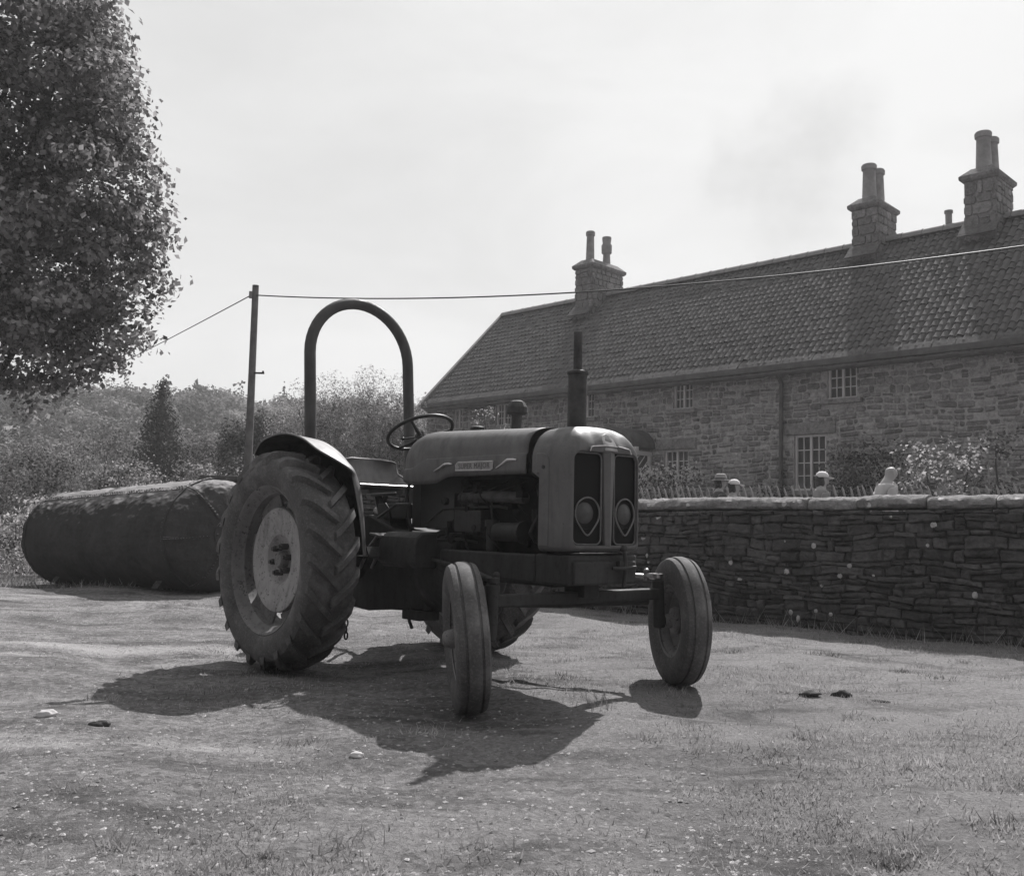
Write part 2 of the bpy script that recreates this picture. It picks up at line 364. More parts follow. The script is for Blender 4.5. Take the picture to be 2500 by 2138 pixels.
gx = np.concatenate([-np.geomspace(5.0, 700, 60)[::-1], np.linspace(-4.97, 6.5, 400), np.geomspace(6.55, 700, 60)]); gy = np.concatenate([np.linspace(-300, -4, 20), np.linspace(-3, 2.4, 20), 2.4 + 19.6 * np.linspace(.0026, 1, 420) ** 1.35, 22 + (np.exp(np.linspace(.05, 4.2, 90)) - 1) * 14])
X, Y = np.meshgrid(gx, gy, indexing='ij'); Z = gz(X, Y)
me = bpy.data.meshes.new('ground'); nx, ny = X.shape
idx = np.arange(nx * ny).reshape(nx, ny)
q = np.stack([idx[:-1, :-1], idx[1:, :-1], idx[1:, 1:], idx[:-1, 1:]], -1).reshape(-1, 4)
me.from_pydata(np.stack([X, Y, Z], -1).reshape(-1, 3).tolist(), [], q.tolist()); me.polygons.foreach_set('use_smooth', [True] * len(me.polygons))
me.materials.append(M['ground']); go = bpy.data.objects.new('ground', me); col.objects.link(go); tag(go, kind='structure')

# loose gravel and blades of grass
def visible_xy(n, y0, y1, power=1.):
    y = y0 + (y1 - y0) * rng.random(n) ** power; x = (rng.random(n) * 1.16 - .58) * y * 1.06
    return x, y
def turfness(x, y):
    return sstep((.2 * x + .05 * y + .35 * np.sin(x * 1.1 + 2) * np.sin(y * .9 + .5) + .25 * np.sin(2.7 * x + y)) / .7 + .25)
def in_wall(x, y):
    d = (x - W0[0]) * WN[0] + (y - W0[1]) * WN[1]; return (d > -.02) & (d < .55)
def blades(n, y0, y1, hmin, hmax, wid, dens):
    x, y = visible_xy(n, y0, y1, 1.5); keep = (rng.random(n) < dens(x, y)) & ~in_wall(x, y); x, y = x[keep], y[keep]; n = len(x)
    z = gz(x, y) - .004; h = (hmin + (hmax - hmin) * rng.random(n) ** 2); a = rng.random(n) * 2 * PI
    lean = h * (.2 + .9 * rng.random(n)); la = rng.random(n) * 2 * PI
    c, s = np.cos(a) * wid / 2, np.sin(a) * wid / 2
    p0 = np.stack([x - c, y - s, z], -1); p1 = np.stack([x + c, y + s, z], -1); p2 = np.stack([x + np.cos(la) * lean, y + np.sin(la) * lean, z + h], -1)
    return np.stack([p0, p1, p2], 1).reshape(-1, 3), rng.choice(3, n, p=[.5, .44, .06])
wdist = lambda x, y: (x - W0[0]) * WN[0] + (y - W0[1]) * WN[1]
def dens1(x, y):
    pt = sstep((vnoise(x, y, 1.4, 4) + .6 * vnoise(x, y, 4.1, 0) + .12) / .3)
    return (.03 + .97 * turfness(x, y)) * (.12 + .88 * pt)
v1, m1 = blades(260000, 2.6, 13., .008, .034, .006, dens1)
v2, m2 = blades(60000, 6., 14., .05, .22, .008, lambda x, y: np.exp(-((wdist(x, y) + .1) / .16) ** 2) * (.4 + .6 * np.sin(4 * x) ** 2))
v3, m3 = blades(60000, 9., 24., .04, .16, .02, lambda x, y: (wdist(x, y) > .5) * .8 + (x < -2) * sstep((y - 12.6) / 2.) * .6)
tc_x, tc_y = visible_xy(300, 2.7, 11., 1.3); kp = (rng.random(300) < .12 + .8 * turfness(tc_x, tc_y)) & (wdist(tc_x, tc_y) < -.05); tc_x, tc_y = tc_x[kp], tc_y[kp]
nb = 46; tr_ = .02 + .06 * rng.random(len(tc_x)); bx = np.repeat(tc_x, nb) + rng.normal(0, 1, len(tc_x) * nb) * np.repeat(tr_, nb); by = np.repeat(tc_y, nb) + rng.normal(0, 1, len(tc_x) * nb) * np.repeat(tr_, nb)
bh = np.repeat(.015 + .032 * rng.random(len(tc_x)), nb) * (.5 + .8 * rng.random(len(bx))); ba = rng.random(len(bx)) * 2 * PI; bz = gz(bx, by) - .004; bl_ = bh * (.3 + .8 * rng.random(len(bx))); la_ = rng.random(len(bx)) * 2 * PI
v4 = np.stack([np.stack([bx - np.cos(ba) * .0035, by - np.sin(ba) * .0035, bz], -1), np.stack([bx + np.cos(ba) * .0035, by + np.sin(ba) * .0035, bz], -1), np.stack([bx + np.cos(la_) * bl_, by + np.sin(la_) * bl_, bz + bh], -1)], 1).reshape(-1, 3)
m4 = np.repeat(rng.choice(3, len(tc_x), p=[.55, .33, .12]), nb)
gr = fastmesh('grass', np.concatenate([v1, v2, v3, v4]), 3, [M['grass1'], M['grass2'], M['grass3']], np.concatenate([m1, m2, m3, m4])); tag(gr, kind='stuff')
# pebbles: squashed octahedra
n = 26000; x, y = visible_xy(n, 2.6, 12., 1.6); keep = (rng.random(n) < 1.1 - .9 * turfness(x, y)) & (wdist(x, y) < -.1); x, y = x[keep], y[keep]; n = len(x)
r = .003 + .008 * rng.random(n) ** 3 + (rng.random(n) < .02) * .005 * rng.random(n); a = rng.random(n) * PI; z = gz(x, y)
c, s = np.cos(a), np.sin(a); el = .7 + .8 * rng.random(n)
pts = [(x + c * r * el, y + s * r * el, z), (x - s * r, y + c * r, z), (x - c * r * el, y - s * r * el, z), (x + s * r, y - c * r, z), (x + r * .3, y, z + r * .55)]
pts = [np.stack(p, -1) for p in pts]; tri = []
for i in range(4): tri += [pts[i], pts[(i + 1) % 4], pts[4]]
pv = np.stack(tri, 1).reshape(-1, 3); pm = np.repeat(rng.choice(3, n, p=[.6, .35, .05]), 4)
tag(fastmesh('gravel', pv, 3, M['pebble'], pm), kind='stuff')

def rock(name, x, y, size, flat, mat, label, cat, seed, rot=0.):
    rr = random.Random(seed); bm = bmesh.new(); bmesh.ops.create_icosphere(bm, subdivisions=3, radius=1)
    from mathutils import noise as mn
    for v in bm.verts:
        d = 1 + .45 * mn.noise(v.co * 1.3 + Vector((seed * 3.7, 0, 0))) + .2 * mn.noise(v.co * 3.7 + Vector((seed, 5, 0)))
        v.co = Vector((v.co.x * size[0] * d, v.co.y * size[1] * d, v.co.z * flat * d))
    me = bpy.data.meshes.new(name); bm.to_mesh(me); bm.free(); me.materials.append(mat)
    me.polygons.foreach_set('use_smooth', [True] * len(me.polygons))
    o = bpy.data.objects.new(name, me); col.objects.link(o); o.location = (x, y, float(gz(x, y)) + flat * .3); o.rotation_euler = (0, 0, rot)
    return tag(o, label, cat, 'small stones in the yard' if cat == 'stone' else 'clods of earth on the turf')
M['clod'] = simple('dark_earth', .045, .5, 20, .95, .6, 60); M['palestone'] = simple('pale_limestone', .5, .2, 10, .9, .2)
rock('stone', -1.86, 4.53, (.045, .025), .018, M['clod'], 'small dark stone lying on the pale gravel at the left foreground', 'stone', 3)
rock('stone', -2.18, 4.68, (.05, .022), .02, M['palestone'], 'small white stone near the left edge of the gravel', 'stone', 5, .2)
rock('earth_clod', 1.76, 5.70, (.075, .04), .022, M['clod'], 'dark clod of earth on the turf right of the front wheel, nearest the tractor', 'clod', 8, .3)
rock('earth_clod', 2.01, 5.90, (.06, .03), .028, M['clod'], 'dark clod of earth on the turf, middle one of three right of the tractor', 'clod', 9, .1)
rock('earth_clod', 2.22, 5.84, (.055, .022), .012, M['clod'], 'thin dark clod of earth, rightmost of three on the turf', 'clod', 12, -.2)
rock('stone', -.62, 4.1, (.03, .02), .014, M['palestone'], 'little pale stone in the shadow in front of the tractor', 'stone', 15)

# ------------------------------------------------------------------ TRACTOR  (local: x forward, y to its left, z up)
TA = .7133
tractor = empty('tractor', (-.895, 7.02, 0), TA - PI / 2)
tag(tractor, 'vintage farm tractor with tall roll bar and upright exhaust parked on the grass', 'tractor')
def sub(mb, name, mat, par=tractor, **k): return mb.build(name, mat, par, **k)

# --- hood
def hood_section(l):
    t = (l - .56) / (1.84 - .56)
    zt = 1.585 - .045 * t
    w_ = .27 + .012 * t
    e = max(0., min(1., (l - .56) / .2)); rr_ = math.sqrt(max(0, 1 - (1 - e) ** 2))   # rounded rear end
    zt = 1.40 + (zt - 1.40) * (.45 + .55 * rr_); w_ = w_ * (.86 + .14 * rr_)
    zc = 1.378 - .055 * max(0, min(1, (.86 - l) / .16)) ** 1.2
    zb = 1.262 - .042 * (1 - float(sstep(np.array((l - .95) / .17))))
    if l < .72: zb += .03 * ((.72 - l) / .16) ** 2
    half = [(w_ + .010, zb), (w_ + .014, zb + .03), (w_ + .014, zc - .012), (w_ + .012, zc - .003), (w_ + .001, zc + .002), (w_ - .002, zc + .02)]
    for i in range(1, 15):
        a = PI / 2 * i / 14; ex = .62
        half.append((w_ * max(0., math.cos(a)) ** ex - .002 * (1 - i / 14), zc + .02 + (zt - zc - .02) * math.sin(a) ** .85))
    pts = [(l, -y, z) for y, z in half] + [(l, y, z) for y, z in half[-2::-1]]
    return pts
mb = MB(); ls = [.56, .57, .585, .605, .635, .67, .71, .74, .77, .80, .83, .86, .9, .94, .97, 1., 1.03, 1.06, 1.09, 1.12, 1.2, 1.35, 1.5, 1.65, 1.78, 1.835]
mb.loft([hood_section(l) for l in ls], False, False, closed=False)
hood = sub(mb, 'hood', M['hood'], solid=.006, smooth=28)
mb = MB(); sec = [(.575, y * .98, z - .004) for _, y, z in hood_section(.57)]; mb.loft([sec, [(.57, y * .97, z - .008) for _, y, z in sec]], True, True)
sub(mb, 'dashboard', M['tin'])
# fuel cap, flash trims and name plate belong to the hood
def prism(pts, y0, y1):
    mb = MB(); mb.loft([[(p[0], y0, p[1]) for p in pts], [(p[0], y1, p[1]) for p in pts]]); return mb
for s in (-1, 1):
    yo = .294
    def trim(path, name):
        mb = MB(); mb.tube([(x, s * (yo + .004), z) for x, z in path], [.004, .008, .010, .009, .006][:len(path)], 8); sub(mb, name, M['chrome'], hood)
    trim([(.965, 1.298), (1.03, 1.32), (1.075, 1.337), (1.115, 1.34), (1.15, 1.337)], 'trim_flash')
    trim([(1.575, 1.30), (1.635, 1.325), (1.675, 1.345), (1.72, 1.346), (1.755, 1.343)], 'trim_flash')
    pl = [(1.19, 1.297), (1.525, 1.291), (1.545, 1.30), (1.548, 1.343), (1.215, 1.347), (1.19, 1.33)]
    mb = prism(pl, s * yo, s * (yo + .006)); plate = sub(mb, 'name_plate', M['plate'], hood, bevel=.002)
    mb = MB(); mb.tube([(x, s * (yo + .006), z) for x, z in pl], .0045, 6, closed=True); sub(mb, 'plate_rim', M['chrome'], hood)
    cu = bpy.data.curves.new('letters', 'FONT'); cu.body = 'SUPER MAJOR'; cu.size = .044; cu.extrude = .0015; cu.align_x = 'CENTER'; cu.align_y = 'CENTER'; cu.space_character = 1.12
    tmp = bpy.data.objects.new('tmp', cu); col.objects.link(tmp); bpy.context.view_layer.update()
    lm = bpy.data.meshes.new_from_object(tmp.evaluated_get(bpy.context.evaluated_depsgraph_get())); bpy.data.objects.remove(tmp)
    lm.materials.clear(); lm.materials.append(M['plate_text']); lo = bpy.data.objects.new('letters', lm); col.objects.link(lo); lo.parent = hood
    lo.location = (1.368, s * (yo + .0065), 1.319); lo.rotation_euler = (PI / 2, 0, 0) if s < 0 else (PI / 2, 0, PI)
mb = MB(); mb.lathe([(1.578, .0), (1.578, .045), (1.60, .045), (1.606, .03), (1.606, 0)], (1.02, 0, 0), n=20); sub(mb, 'fuel_cap', M['black'], hood)

# --- nose cowl: loft of rounded contours
def rrect(l, w_, zb, zt, rb, rt, arch=0., bow=0., lfun=None, scoop=0.):
    pts = []
    def seg(p, q_, n): pts.extend([(p[0] + (q_[0] - p[0]) * i / n, p[1] + (q_[1] - p[1]) * i / n) for i in range(n)])
    def arc(cx, cz, r, a0, a1, n): pts.extend([(cx + r * math.cos(a0 + (a1 - a0) * i / n), cz + r * math.sin(a0 + (a1 - a0) * i / n)) for i in range(n)])
    seg((0, zb), (w_ - rb, zb), 6); arc(w_ - rb, zb + rb, rb, -PI / 2, 0, 6); seg((w_, zb + rb), (w_, zt - rt), 14); arc(w_ - rt, zt - rt, rt, 0, PI / 2, 12); seg((w_ - rt, zt), (0, zt), 14)
    half = pts + [(0, zt)]
    def fix(y, z):
        if z > zt - rt: z += arch * (1 - (y / w_) ** 2)
        if scoop and z > zt - .02: z -= scoop * math.exp(-((abs(y) - .115) / .045) ** 2)
        ll = (lfun(z) if lfun else l) + bow * (1 - (y / w_) ** 2)
        return (ll, y, z)
    out = [fix(y, z) for y, z in half] + [fix(-y, z) for y, z in half[-2:0:-1]]
    return out
mb = MB()
C = [rrect(0, .293, .832, 1.50, .03, .16, .03, 0, lambda z: 1.885 if z > 1.25 else 1.945),
     rrect(2.02, .300, .832, 1.505, .03, .16, .032), rrect(2.08, .300, .832, 1.50, .03, .155, .032, .008), rrect(2.12, .297, .834, 1.487, .03, .15, .03, .014, None, .012),
     rrect(2.15, .289, .838, 1.463, .03, .13, .025, .018, None, .022), rrect(2.172, .277, .846, 1.432, .03, .10, .018, .02, None, .016), rrect(2.182, .266, .856, 1.405, .03, .07, .008, .022),
     rrect(2.184, .258, .866, 1.388, .03, .06, 0, .022), rrect(2.178, .254, .870, 1.382, .03, .055, 0, .022), rrect(2.14, .254, .870, 1.382, .03, .055, 0, .02)]
mb.loft(C, False, False)
nose = sub(mb, 'nose_cowl', M['hood'], smooth=30)
mb = MB(); mb.loft([rrect(1.89, .286, .84, 1.49, .03, .155, .03, 0, lambda z: 1.86 if z > 1.25 else 1.93), rrect(2.10, .28, .85, 1.40, .03, .1)], True, True)
sub(mb, 'radiator', M['engine'])
# side panel pressing and its bolt
for s in (-1, 1):
    mb = MB(); pan = [(1.955, .86), (2.035, .86), (2.035, 1.33), (2.02, 1.36), (1.99, 1.372), (1.93, 1.374), (1.93, 1.26), (1.955, 1.26)]
    mb.loft([[(x, s * .296, z) for x, z in pan], [(x, s * .304, z) for x, z in pan]]); pn = sub(mb, 'side_panel', M['hood'], nose, bevel=.004)
    mb = MB(); mb.cyl((1.99, s * .303, 1.295), (1.99, s * .308, 1.295), .011, n=12); sub(mb, 'panel_bolt', M['black'], nose)
# grilles
def outline(pts, l, r, mat, name, par):
    mb = MB(); mb.tube([(l + .02 * (1 - (y / .258) ** 2), y, z) for y, z in pts], r, 6, closed=True); return sub(mb, name, mat, par)
def rr2(y0, y1, z0, z1, r):
    pts = []
    for cx, cz, a in ((y1 - r, z0 + r, -PI / 2), (y1 - r, z1 - r, 0), (y0 + r, z1 - r, PI / 2), (y0 + r, z0 + r, PI)):
        pts += [(cx + r * math.cos(a + PI / 2 * i / 6), cz + r * math.sin(a + PI / 2 * i / 6)) for i in range(7)]
    return pts
for s in (-1, 1):
    ya, yb = sorted((s * .035, s * .256))
    mb = MB(); mb.grid(lambda u, v: (2.158 + .02 * (1 - ((ya + (yb - ya) * u) / .258) ** 2), ya + (yb - ya) * u, .868 + (1.384 - .868) * v), 10, 10)
    g_ = sub(mb, 'grille', M['grille'], nose)
    zz = rr2(*sorted((s * .052, s * .250)), .876, 1.375, .035)
    outline(zz, 2.170, .0042, M['trim'], 'grille_trim', nose)
    # headlamp set in the grille with a drop-shaped rim
    cy, cz, rad = s * .15, 1.045, .086
    tear = []
    for i in range(40):
        a = 2 * PI * i / 40 + PI / 2; yy, zz_ = rad * math.cos(a), rad * math.sin(a)
        if zz_ < -.03: k_ = (-zz_ - .03) / (rad - .03); zz_ -= .034 * k_ ** 4; yy *= 1 - .16 * k_ ** 3
        tear.append((cy + yy, cz + zz_))
    outline(tear, 2.172, .005, M['trim'], 'headlight_rim', nose)
    mb = MB(); prof = [(2.174, rad * 1.0), (2.150, rad * .93), (2.150, rad * .86), (2.163, rad * .82), (2.176, rad * .6), (2.184, rad * .3), (2.186, 0.002)]
    mb.lathe(prof[:3], (0, cy, cz), 'x', 32, mi=0); mb.lathe(prof[2:], (0, cy, cz), 'x', 32, mi=1)
    sub(mb, 'headlight', [M['black'], M['glass']], nose)
# centre strip
mb = MB(); cs = lambda z: .050 - .024 * (1.385 - z) / .51
mb.loft([[(2.175, -cs(z), z), (2.199, -cs(z) * .93, z), (2.213, 0, z), (2.199, cs(z) * .93, z), (2.175, cs(z), z)] for z in (.868, 1.0, 1.2, 1.386)], True, True)
sub(mb, 'centre_strip', M['hood'], nose, bevel=.003)
# badge: shield and wings
mb = MB(); sh = [(-.052, 1.39), (-.052, 1.43), (-.046, 1.46), (-.03, 1.482), (0, 1.492), (.03, 1.482), (.046, 1.46), (.052, 1.43), (.052, 1.39)]
def bl(z): return 2.214 - max(0, z - 1.40) * .55
mb.loft([[(bl(z) - .035, y, z) for y, z in sh], [(bl(z) + .004, y, z) for y, z in sh], [(bl(z) + .009, y * .82, 1.41 + (z - 1.41) * .86) for y, z in sh]], True, True)
sub(mb, 'badge', M['plate'], nose, bevel=.002)
mb = MB(); wg = [(-.165, 1.383), (-.155, 1.407), (-.14, 1.411), (-.05, 1.420), (.05, 1.420), (.14, 1.411), (.155, 1.407), (.165, 1.383)]
bowl = lambda y: 2.192 + .022 * (1 - (y / .26) ** 2)
mb.loft([[(bowl(y) - .03, y, z) for y, z in wg], [(bowl(y) + .006, y, z) for y, z in wg]], True, True); sub(mb, 'badge_wing', M['hood'], nose, bevel=.003)
for w4 in (wg[:4], wg[4:]):
    mb = MB(); mb.tube([(bowl(y) + .008, y, z) for y, z in w4], .0035, 6); sub(mb, 'badge_trim', M['chrome'], nose)

# --- exhaust and air intake
mb = MB(); mb.lathe([(1.50, .03), (1.52, .03), (1.525, .056), (1.845, .056), (1.868, .052), (1.876, .034), (1.88, .026), (2.10, .026), (2.10, .021), (1.95, .021)], (1.94, .0, 0), n=28)
ex = sub(mb, 'exhaust', M['rust'], smooth=40)
mb = MB(); mb.lathe([(1.853, .057), (1.853, .062), (1.866, .062), (1.868, .05)], (1.94, 0, 0), n=28); sub(mb, 'clamp_ring', M['rust'], ex)
mb = MB(); mb.lathe([(1.45, .035), (1.70, .035), (1.702, .058), (1.712, .072), (1.75, .070), (1.785, .05), (1.795, .03), (1.795, .001)], (1.10, .27, 0), n=14); sub(mb, 'air_precleaner', M['rust'], smooth=20)

# --- engine
mb = MB(); mb.box((1.42, 0, 1.0), (.86, .30, .34)); mb.box((1.42, 0, 1.20), (.80, .24, .10)); mb.box((1.45, 0, .74), (.8, .26, .22)); 
re_ = random.Random(4)
for i in range(26):
    x0, z0 = re_.uniform(.98, 1.78), re_.uniform(.86, 1.22); y0 = -.16 - re_.random() * .07
    if re_.random() < .5: mb.box((x0, y0, z0), (re_.uniform(.02, .09), .05, re_.uniform(.02, .08)))
    else: mb.cyl((x0, y0, z0), (x0, y0 - .03, z0), re_.uniform(.012, .03), n=8)
    if i % 3 == 0: mb.tube([(x0, y0, z0), (x0 + .05, y0 - .03, z0 - .06), (x0 + .12, y0 - .02, z0 - .12), (x0 + .14, y0 + .03, z0 - .2)], .006, 6)
eng = sub(mb, 'engine', M['engine'], bevel=.012)
mb = MB()
for i in range(4): mb.cyl((1.15 + .17 * i, -.16, 1.14), (1.15 + .17 * i, -.19, 1.12), .03, n=10)
mb.tube([(1.12, -.19, 1.13), (1.4, -.20, 1.14), (1.72, -.19, 1.13)], .035, 10); sub(mb, 'manifold', M['rust'], eng)
mb = MB(); mb.box((1.25, -.20, .99), (.26, .09, .13)); mb.cyl((1.25, -.2, 1.06), (1.25, -.2, 1.10), .03, n=12)
for i in range(4): mb.tube([(1.16 + .05 * i, -.2, 1.05), (1.15 + .06 * i, -.23, 1.13), (1.15 + .16 * i, -.2, 1.2), (1.15 + .17 * i, -.13, 1.23)], .004, 6)
sub(mb, 'injection_pump', M['castiron'], eng, bevel=.008)
mb = MB(); mb.cyl((1.46, -.22, .84), (1.46, -.22, .96), .036, n=16); mb.ball((1.46, -.22, .835), .036); mb.cyl((1.46, -.22, .96), (1.46, -.22, 1.0), .045, n=16); mb.tube([(1.46, -.22, 1.0), (1.455, -.225, 1.05), (1.45, -.22, 1.11)], .006, 6); sub(mb, 'filter_bowl', M['castiron'], eng)
mb = MB(); mb.cyl((1.50, -.21, .93), (1.72, -.21, .93), .055, n=18); mb.cyl((1.72, -.21, .93), (1.74, -.21, .93), .065, n=18); sub(mb, 'dynamo', M['castiron'], eng)
mb = MB(); mb.lathe([(1.80, .15), (1.83, .15), (1.83, .13), (1.815, .12), (1.83, .11), (1.83, .03)], (0, 0, 1.03), 'x', 28)
for k in range(6):
    a = k * PI / 3; mb.box((1.845, math.cos(a) * .12, 1.03 + math.sin(a) * .12), (.01, .2, .07), Euler((a, 0, 0)).to_matrix() @ Euler((0, 0, .5)).to_matrix())
mb.tube([(1.82, -.12, 1.1), (1.82, -.22, .97), (1.82, -.24, .93), (1.82, -.2, .88), (1.82, -.06, .86)], .011, 6); sub(mb, 'fan', M['castiron'], eng)
mb = MB()
for y0, z0, x0, x1 in ((-.24, 1.06, .8, 1.5), (-.22, .9, .75, 1.3), (-.26, .86, .7, 1.15)): mb.tube([(x0, y0, z0 - .1), (x0 + .2, y0, z0), (x1, y0 + .03, z0 + .02), (x1 + .1, y0 + .1, z0)], .008, 6)
mb.tube([(1.75, -.1, 1.2), (1.82, -.15, 1.15), (1.87, -.16, 1.1)], .03, 10); sub(mb, 'hoses', M['black'], eng)

# front frame
mb = MB()
for s in (-1, 1): mb.loft([[(x, s * y, z) for y, z in ((.235, z0), (.275, z0), (.275, .812), (.235, .812))] for x, z0 in ((1.02, .70), (1.3, .665), (1.9, .652))])
mb.box((2.035, 0, .735), (.27, .54, .165)); mb.box((2.172, 0, .72), (.03, .5, .13)); mb.box((1.5, 0, .665), (.9, .36, .07))
frame = sub(mb, 'front_frame', M['castiron'], bevel=.012)
mb = MB(); mb.ball((2.20, .125, .853), .022); mb.tube([(2.20, .125, .853), (2.215, .125, .80), (2.215, .125, .72), (2.205, .125, .64)], .012, 8); mb.box((2.20, .125, .77), (.03, .09, .03)); mb.tube([(2.205, .03, .745), (2.225, .09, .745), (2.225, .2, .75)], .01, 8)
sub(mb, 'crank_bracket', M['castiron'])
# transmission
mb = MB(); mb.lathe([(.70, .12), (.70, .24), (.74, .275), (1.02, .285), (1.06, .26), (1.06, .1)], (0, 0, .66), 'x', 28)
mb.loft([[(x, s_ * w_, z) for s_, z in ((-1, zb), (1, zb), (1, zt), (-1, zt))] for x, w_, zb, zt in ((-.34, .20, .45, .98), (-.2, .24, .38, 1.02), (.15, .24, .36, 1.02), (.35, .19, .38, .93), (.75, .19, .40, .90))])
for s in (-1, 1): mb.lathe([(s * .2, .17), (s * .3, .13), (s * .52, .10), (s * .60, .12), (s * .74, .12), (s * .74, .02)], (0, 0, .715), 'y', 24)
tr = sub(mb, 'transmission', M['castiron'], bevel=.015, smooth=40)
mb = MB(); mb.loft([[(x, y, z) for y, z in [(-.28, .69), (-.42, .69), (-.45, .72), (-.455, .83), (-.44, .88), (-.40, .908), (-.28, .915)]] for x in (.60, 1.0)])
sub(mb, 'side_housing', M['castiron'], bevel=.012)
mb = MB(); mb.box((.46, -.43, .745), (.30, .22, .012)); mb.box((.60, -.43, .78), (.012, .22, .07), Euler((0, -.5, 0)).to_matrix()); mb.tube([(.3, -.22, .72), (.35, -.32, .735), (.55, -.4, .735)], .016, 8); sub(mb, 'footplate', M['castiron'])
mb = MB()
for y in (-.40, -.31): mb.box((.52, y, .888), (.13, .075, .012), Euler((0, .12, 0)).to_matrix()); mb.tube([(.5, y, .88), (.40, y, .80), (.30, y, .66)], .012, 8)
sub(mb, 'brake_pedals', M['steel'], bevel=.003)
mb = MB()
mb.tube([(.42, -.10, .95), (.40, -.12, 1.1), (.46, -.13, 1.24), (.47, -.13, 1.26)], .011, 8); mb.ball((.47, -.13, 1.28), .022)
mb.tube([(.30, -.16, .95), (.33, -.2, 1.05), (.30, -.22, 1.1)], .01, 8); mb.tube([(.25, -.24, 1.0), (.5, -.26, 1.09), (.66, -.26, 1.09)], .011, 8); mb.tube([(.1, -.2, 1.16), (.4, -.2, 1.165)], .012, 8); mb.tube([(.62, -.22, .9), (.60, -.23, 1.06), (.58, -.24, 1.2)], .012, 8)
mb.box((.30, -.05, 1.05), (.35, .22, .10)); mb.box((.62, 0, 1.12), (.10, .36, .36)); sub(mb, 'control_levers', M['black'], bevel=.006)
mb = MB(); mb.tube([(.6, -.2, .42), (.62, -.21, .33), (.64, -.2, .28)], .012, 8); mb.box((.66, -.15, .37), (.2, .16, .06)); sub(mb, 'drain_bracket', M['castiron'], bevel=.01)
mb = MB()
for i in range(7):
    z = .44 - .045 * i; o = .008 * math.sin(i * 2)
    mb.tube([(-.05 + o + .013 * math.cos(a) * (i % 2), -.30 + .013 * math.cos(a) * ((i + 1) % 2) + .03 * i / 7, z + .026 * math.sin(a)) for a in [2 * PI * k / 10 for k in range(10)]], .006, 6, closed=True)
sub(mb, 'check_chain', M['rust'])
mb = MB()
for s in (-1, 1): mb.tube([(-.25, s * .28, .45), (-.6, s * .33, .42), (-.95, s * .38, .42)], .025, 8); mb.tube([(-.2, s * .22, 1.0), (-.5, s * .3, .95), (-.62, s * .33, .44)], .016, 8)
mb.tube([(-.3, 0, .85), (-.9, 0, .78)], .02, 8); sub(mb, 'lift_arms', M['castiron'])

# --- front axle
mb = MB(); mb.box((2.0, 0, .575), (.065, 1.30, .065)); mb.box((2.0, 0, .625), (.16, .12, .10)); mb.box((1.93, 0, .6), (.05, .1, .12))
for s in (-1, 1):
    mb.tube([(2.0, s * .672, .37), (2.0, s * .655, .66)], .036, 14); mb.tube([(1.98, s * .6, .53), (1.5, s * .32, .48), (1.02, s * .12, .46)], .022, 8)
axle = sub(mb, 'front_axle', M['castiron'], bevel=.008)
STA = -.62
for s in (-1, 1):
    k = Vector((2.0, s * .655, .67)); d = Euler((0, 0, STA)).to_matrix()
    e_ = k + d @ Vector((-.17, -s * .03, 0))
    mb = MB(); mb.tube([k, k + Vector((0, 0, .025))], .034, 12); mb.tube([k + Vector((0, 0, .008)), e_ + Vector((0, 0, .004))], [.022, .016], 8); mb.tube([e_ + Vector((0, 0, -.03)), e_ + Vector((0, 0, .03))], .018, 10)
    mb.tube([e_, (1.45, s * .36, .70), (.86, s * .30, .76)], .013, 8); mb.ball((e_.x, e_.y, e_.z + .03), .02)
    sub(mb, 'drag_link', M['steel'] if s > 0 else M['castiron'])

# --- wheels
def front_wheel(s, camber, STA):
    kp = Vector((2.0, s * .69, .39)); d = Euler((0, 0, STA)).to_matrix(); c = kp + d @ Vector((0, s * .11, 0))
    e = bpy.data.objects.new('front_wheel', None); col.objects.link(e); e.parent = tractor
    rf = .39; e.location = (c.x, c.y, rf + (.0 if s < 0 else .03)); e.rotation_euler = (camber, 0, STA)
    if s > 0: e.location.z = .41
    prof = [(-.052, .208), (-.062, .222), (-.080, .262), (-.0865, .30), (-.084, .335), (-.076, .362), (-.070, .372), (-.050, .3815), (-.046, .3815), (-.043, .375), (-.034, .375), (-.031, .3855), (-.016, .390)]
    prof = prof + [(-a, b) for a, b in prof[::-1]]
    mb = MB(); mb.lathe(prof, axis='y', n=96); mb.build('tyre', M['tyref'], e, smooth=30)
    # rim, dished towards the inside (y outward = s)
    o = s
    mb = MB(); rp_ = [(-.056, .205), (-.060, .226), (-.053, .228), (-.048, .205), (-.02, .185), (.02, .185), (.048, .205), (.053, .228), (.060, .226), (.056, .205)]
    mb.lathe([(o * a, b) for a, b in rp_], axis='y', n=64)
    mb.lathe([(o * a, b) for a, b in [(.0, .187), (.012, .17), (.03, .13), (.034, .10), (.02, .085), (.02, .05)]], axis='y', n=64)
    mb.build('rim', M['rim'], e, smooth=40, solid=.004)
    mb = MB(); mb.lathe([(o * a, b) for a, b in [(-.09, .02), (-.088, .036), (-.05, .045), (-.04, .075), (-.02, .085), (.0, .08), (.02, .058), (.05, .05), (.085, .048), (.108, .040), (.118, .024), (.120, .001)]], axis='y', n=24)
    for k_ in range(6):
        a = k_ * PI / 3; mb.cyl((math.cos(a) * .085, o * .02, math.sin(a) * .085), (math.cos(a) * .085, o * .045, math.sin(a) * .085), .011, n=6)
    mb.build('hub', M['rim'], e, smooth=40)
    mb = MB(); mb.cyl((0, -o * .02, 0), (0, -o * .12, 0), .03, n=12); mb.build('stub_axle', M['castiron'], e)
front_wheel(-1, R(5), -.55); front_wheel(1, R(0), -.54)

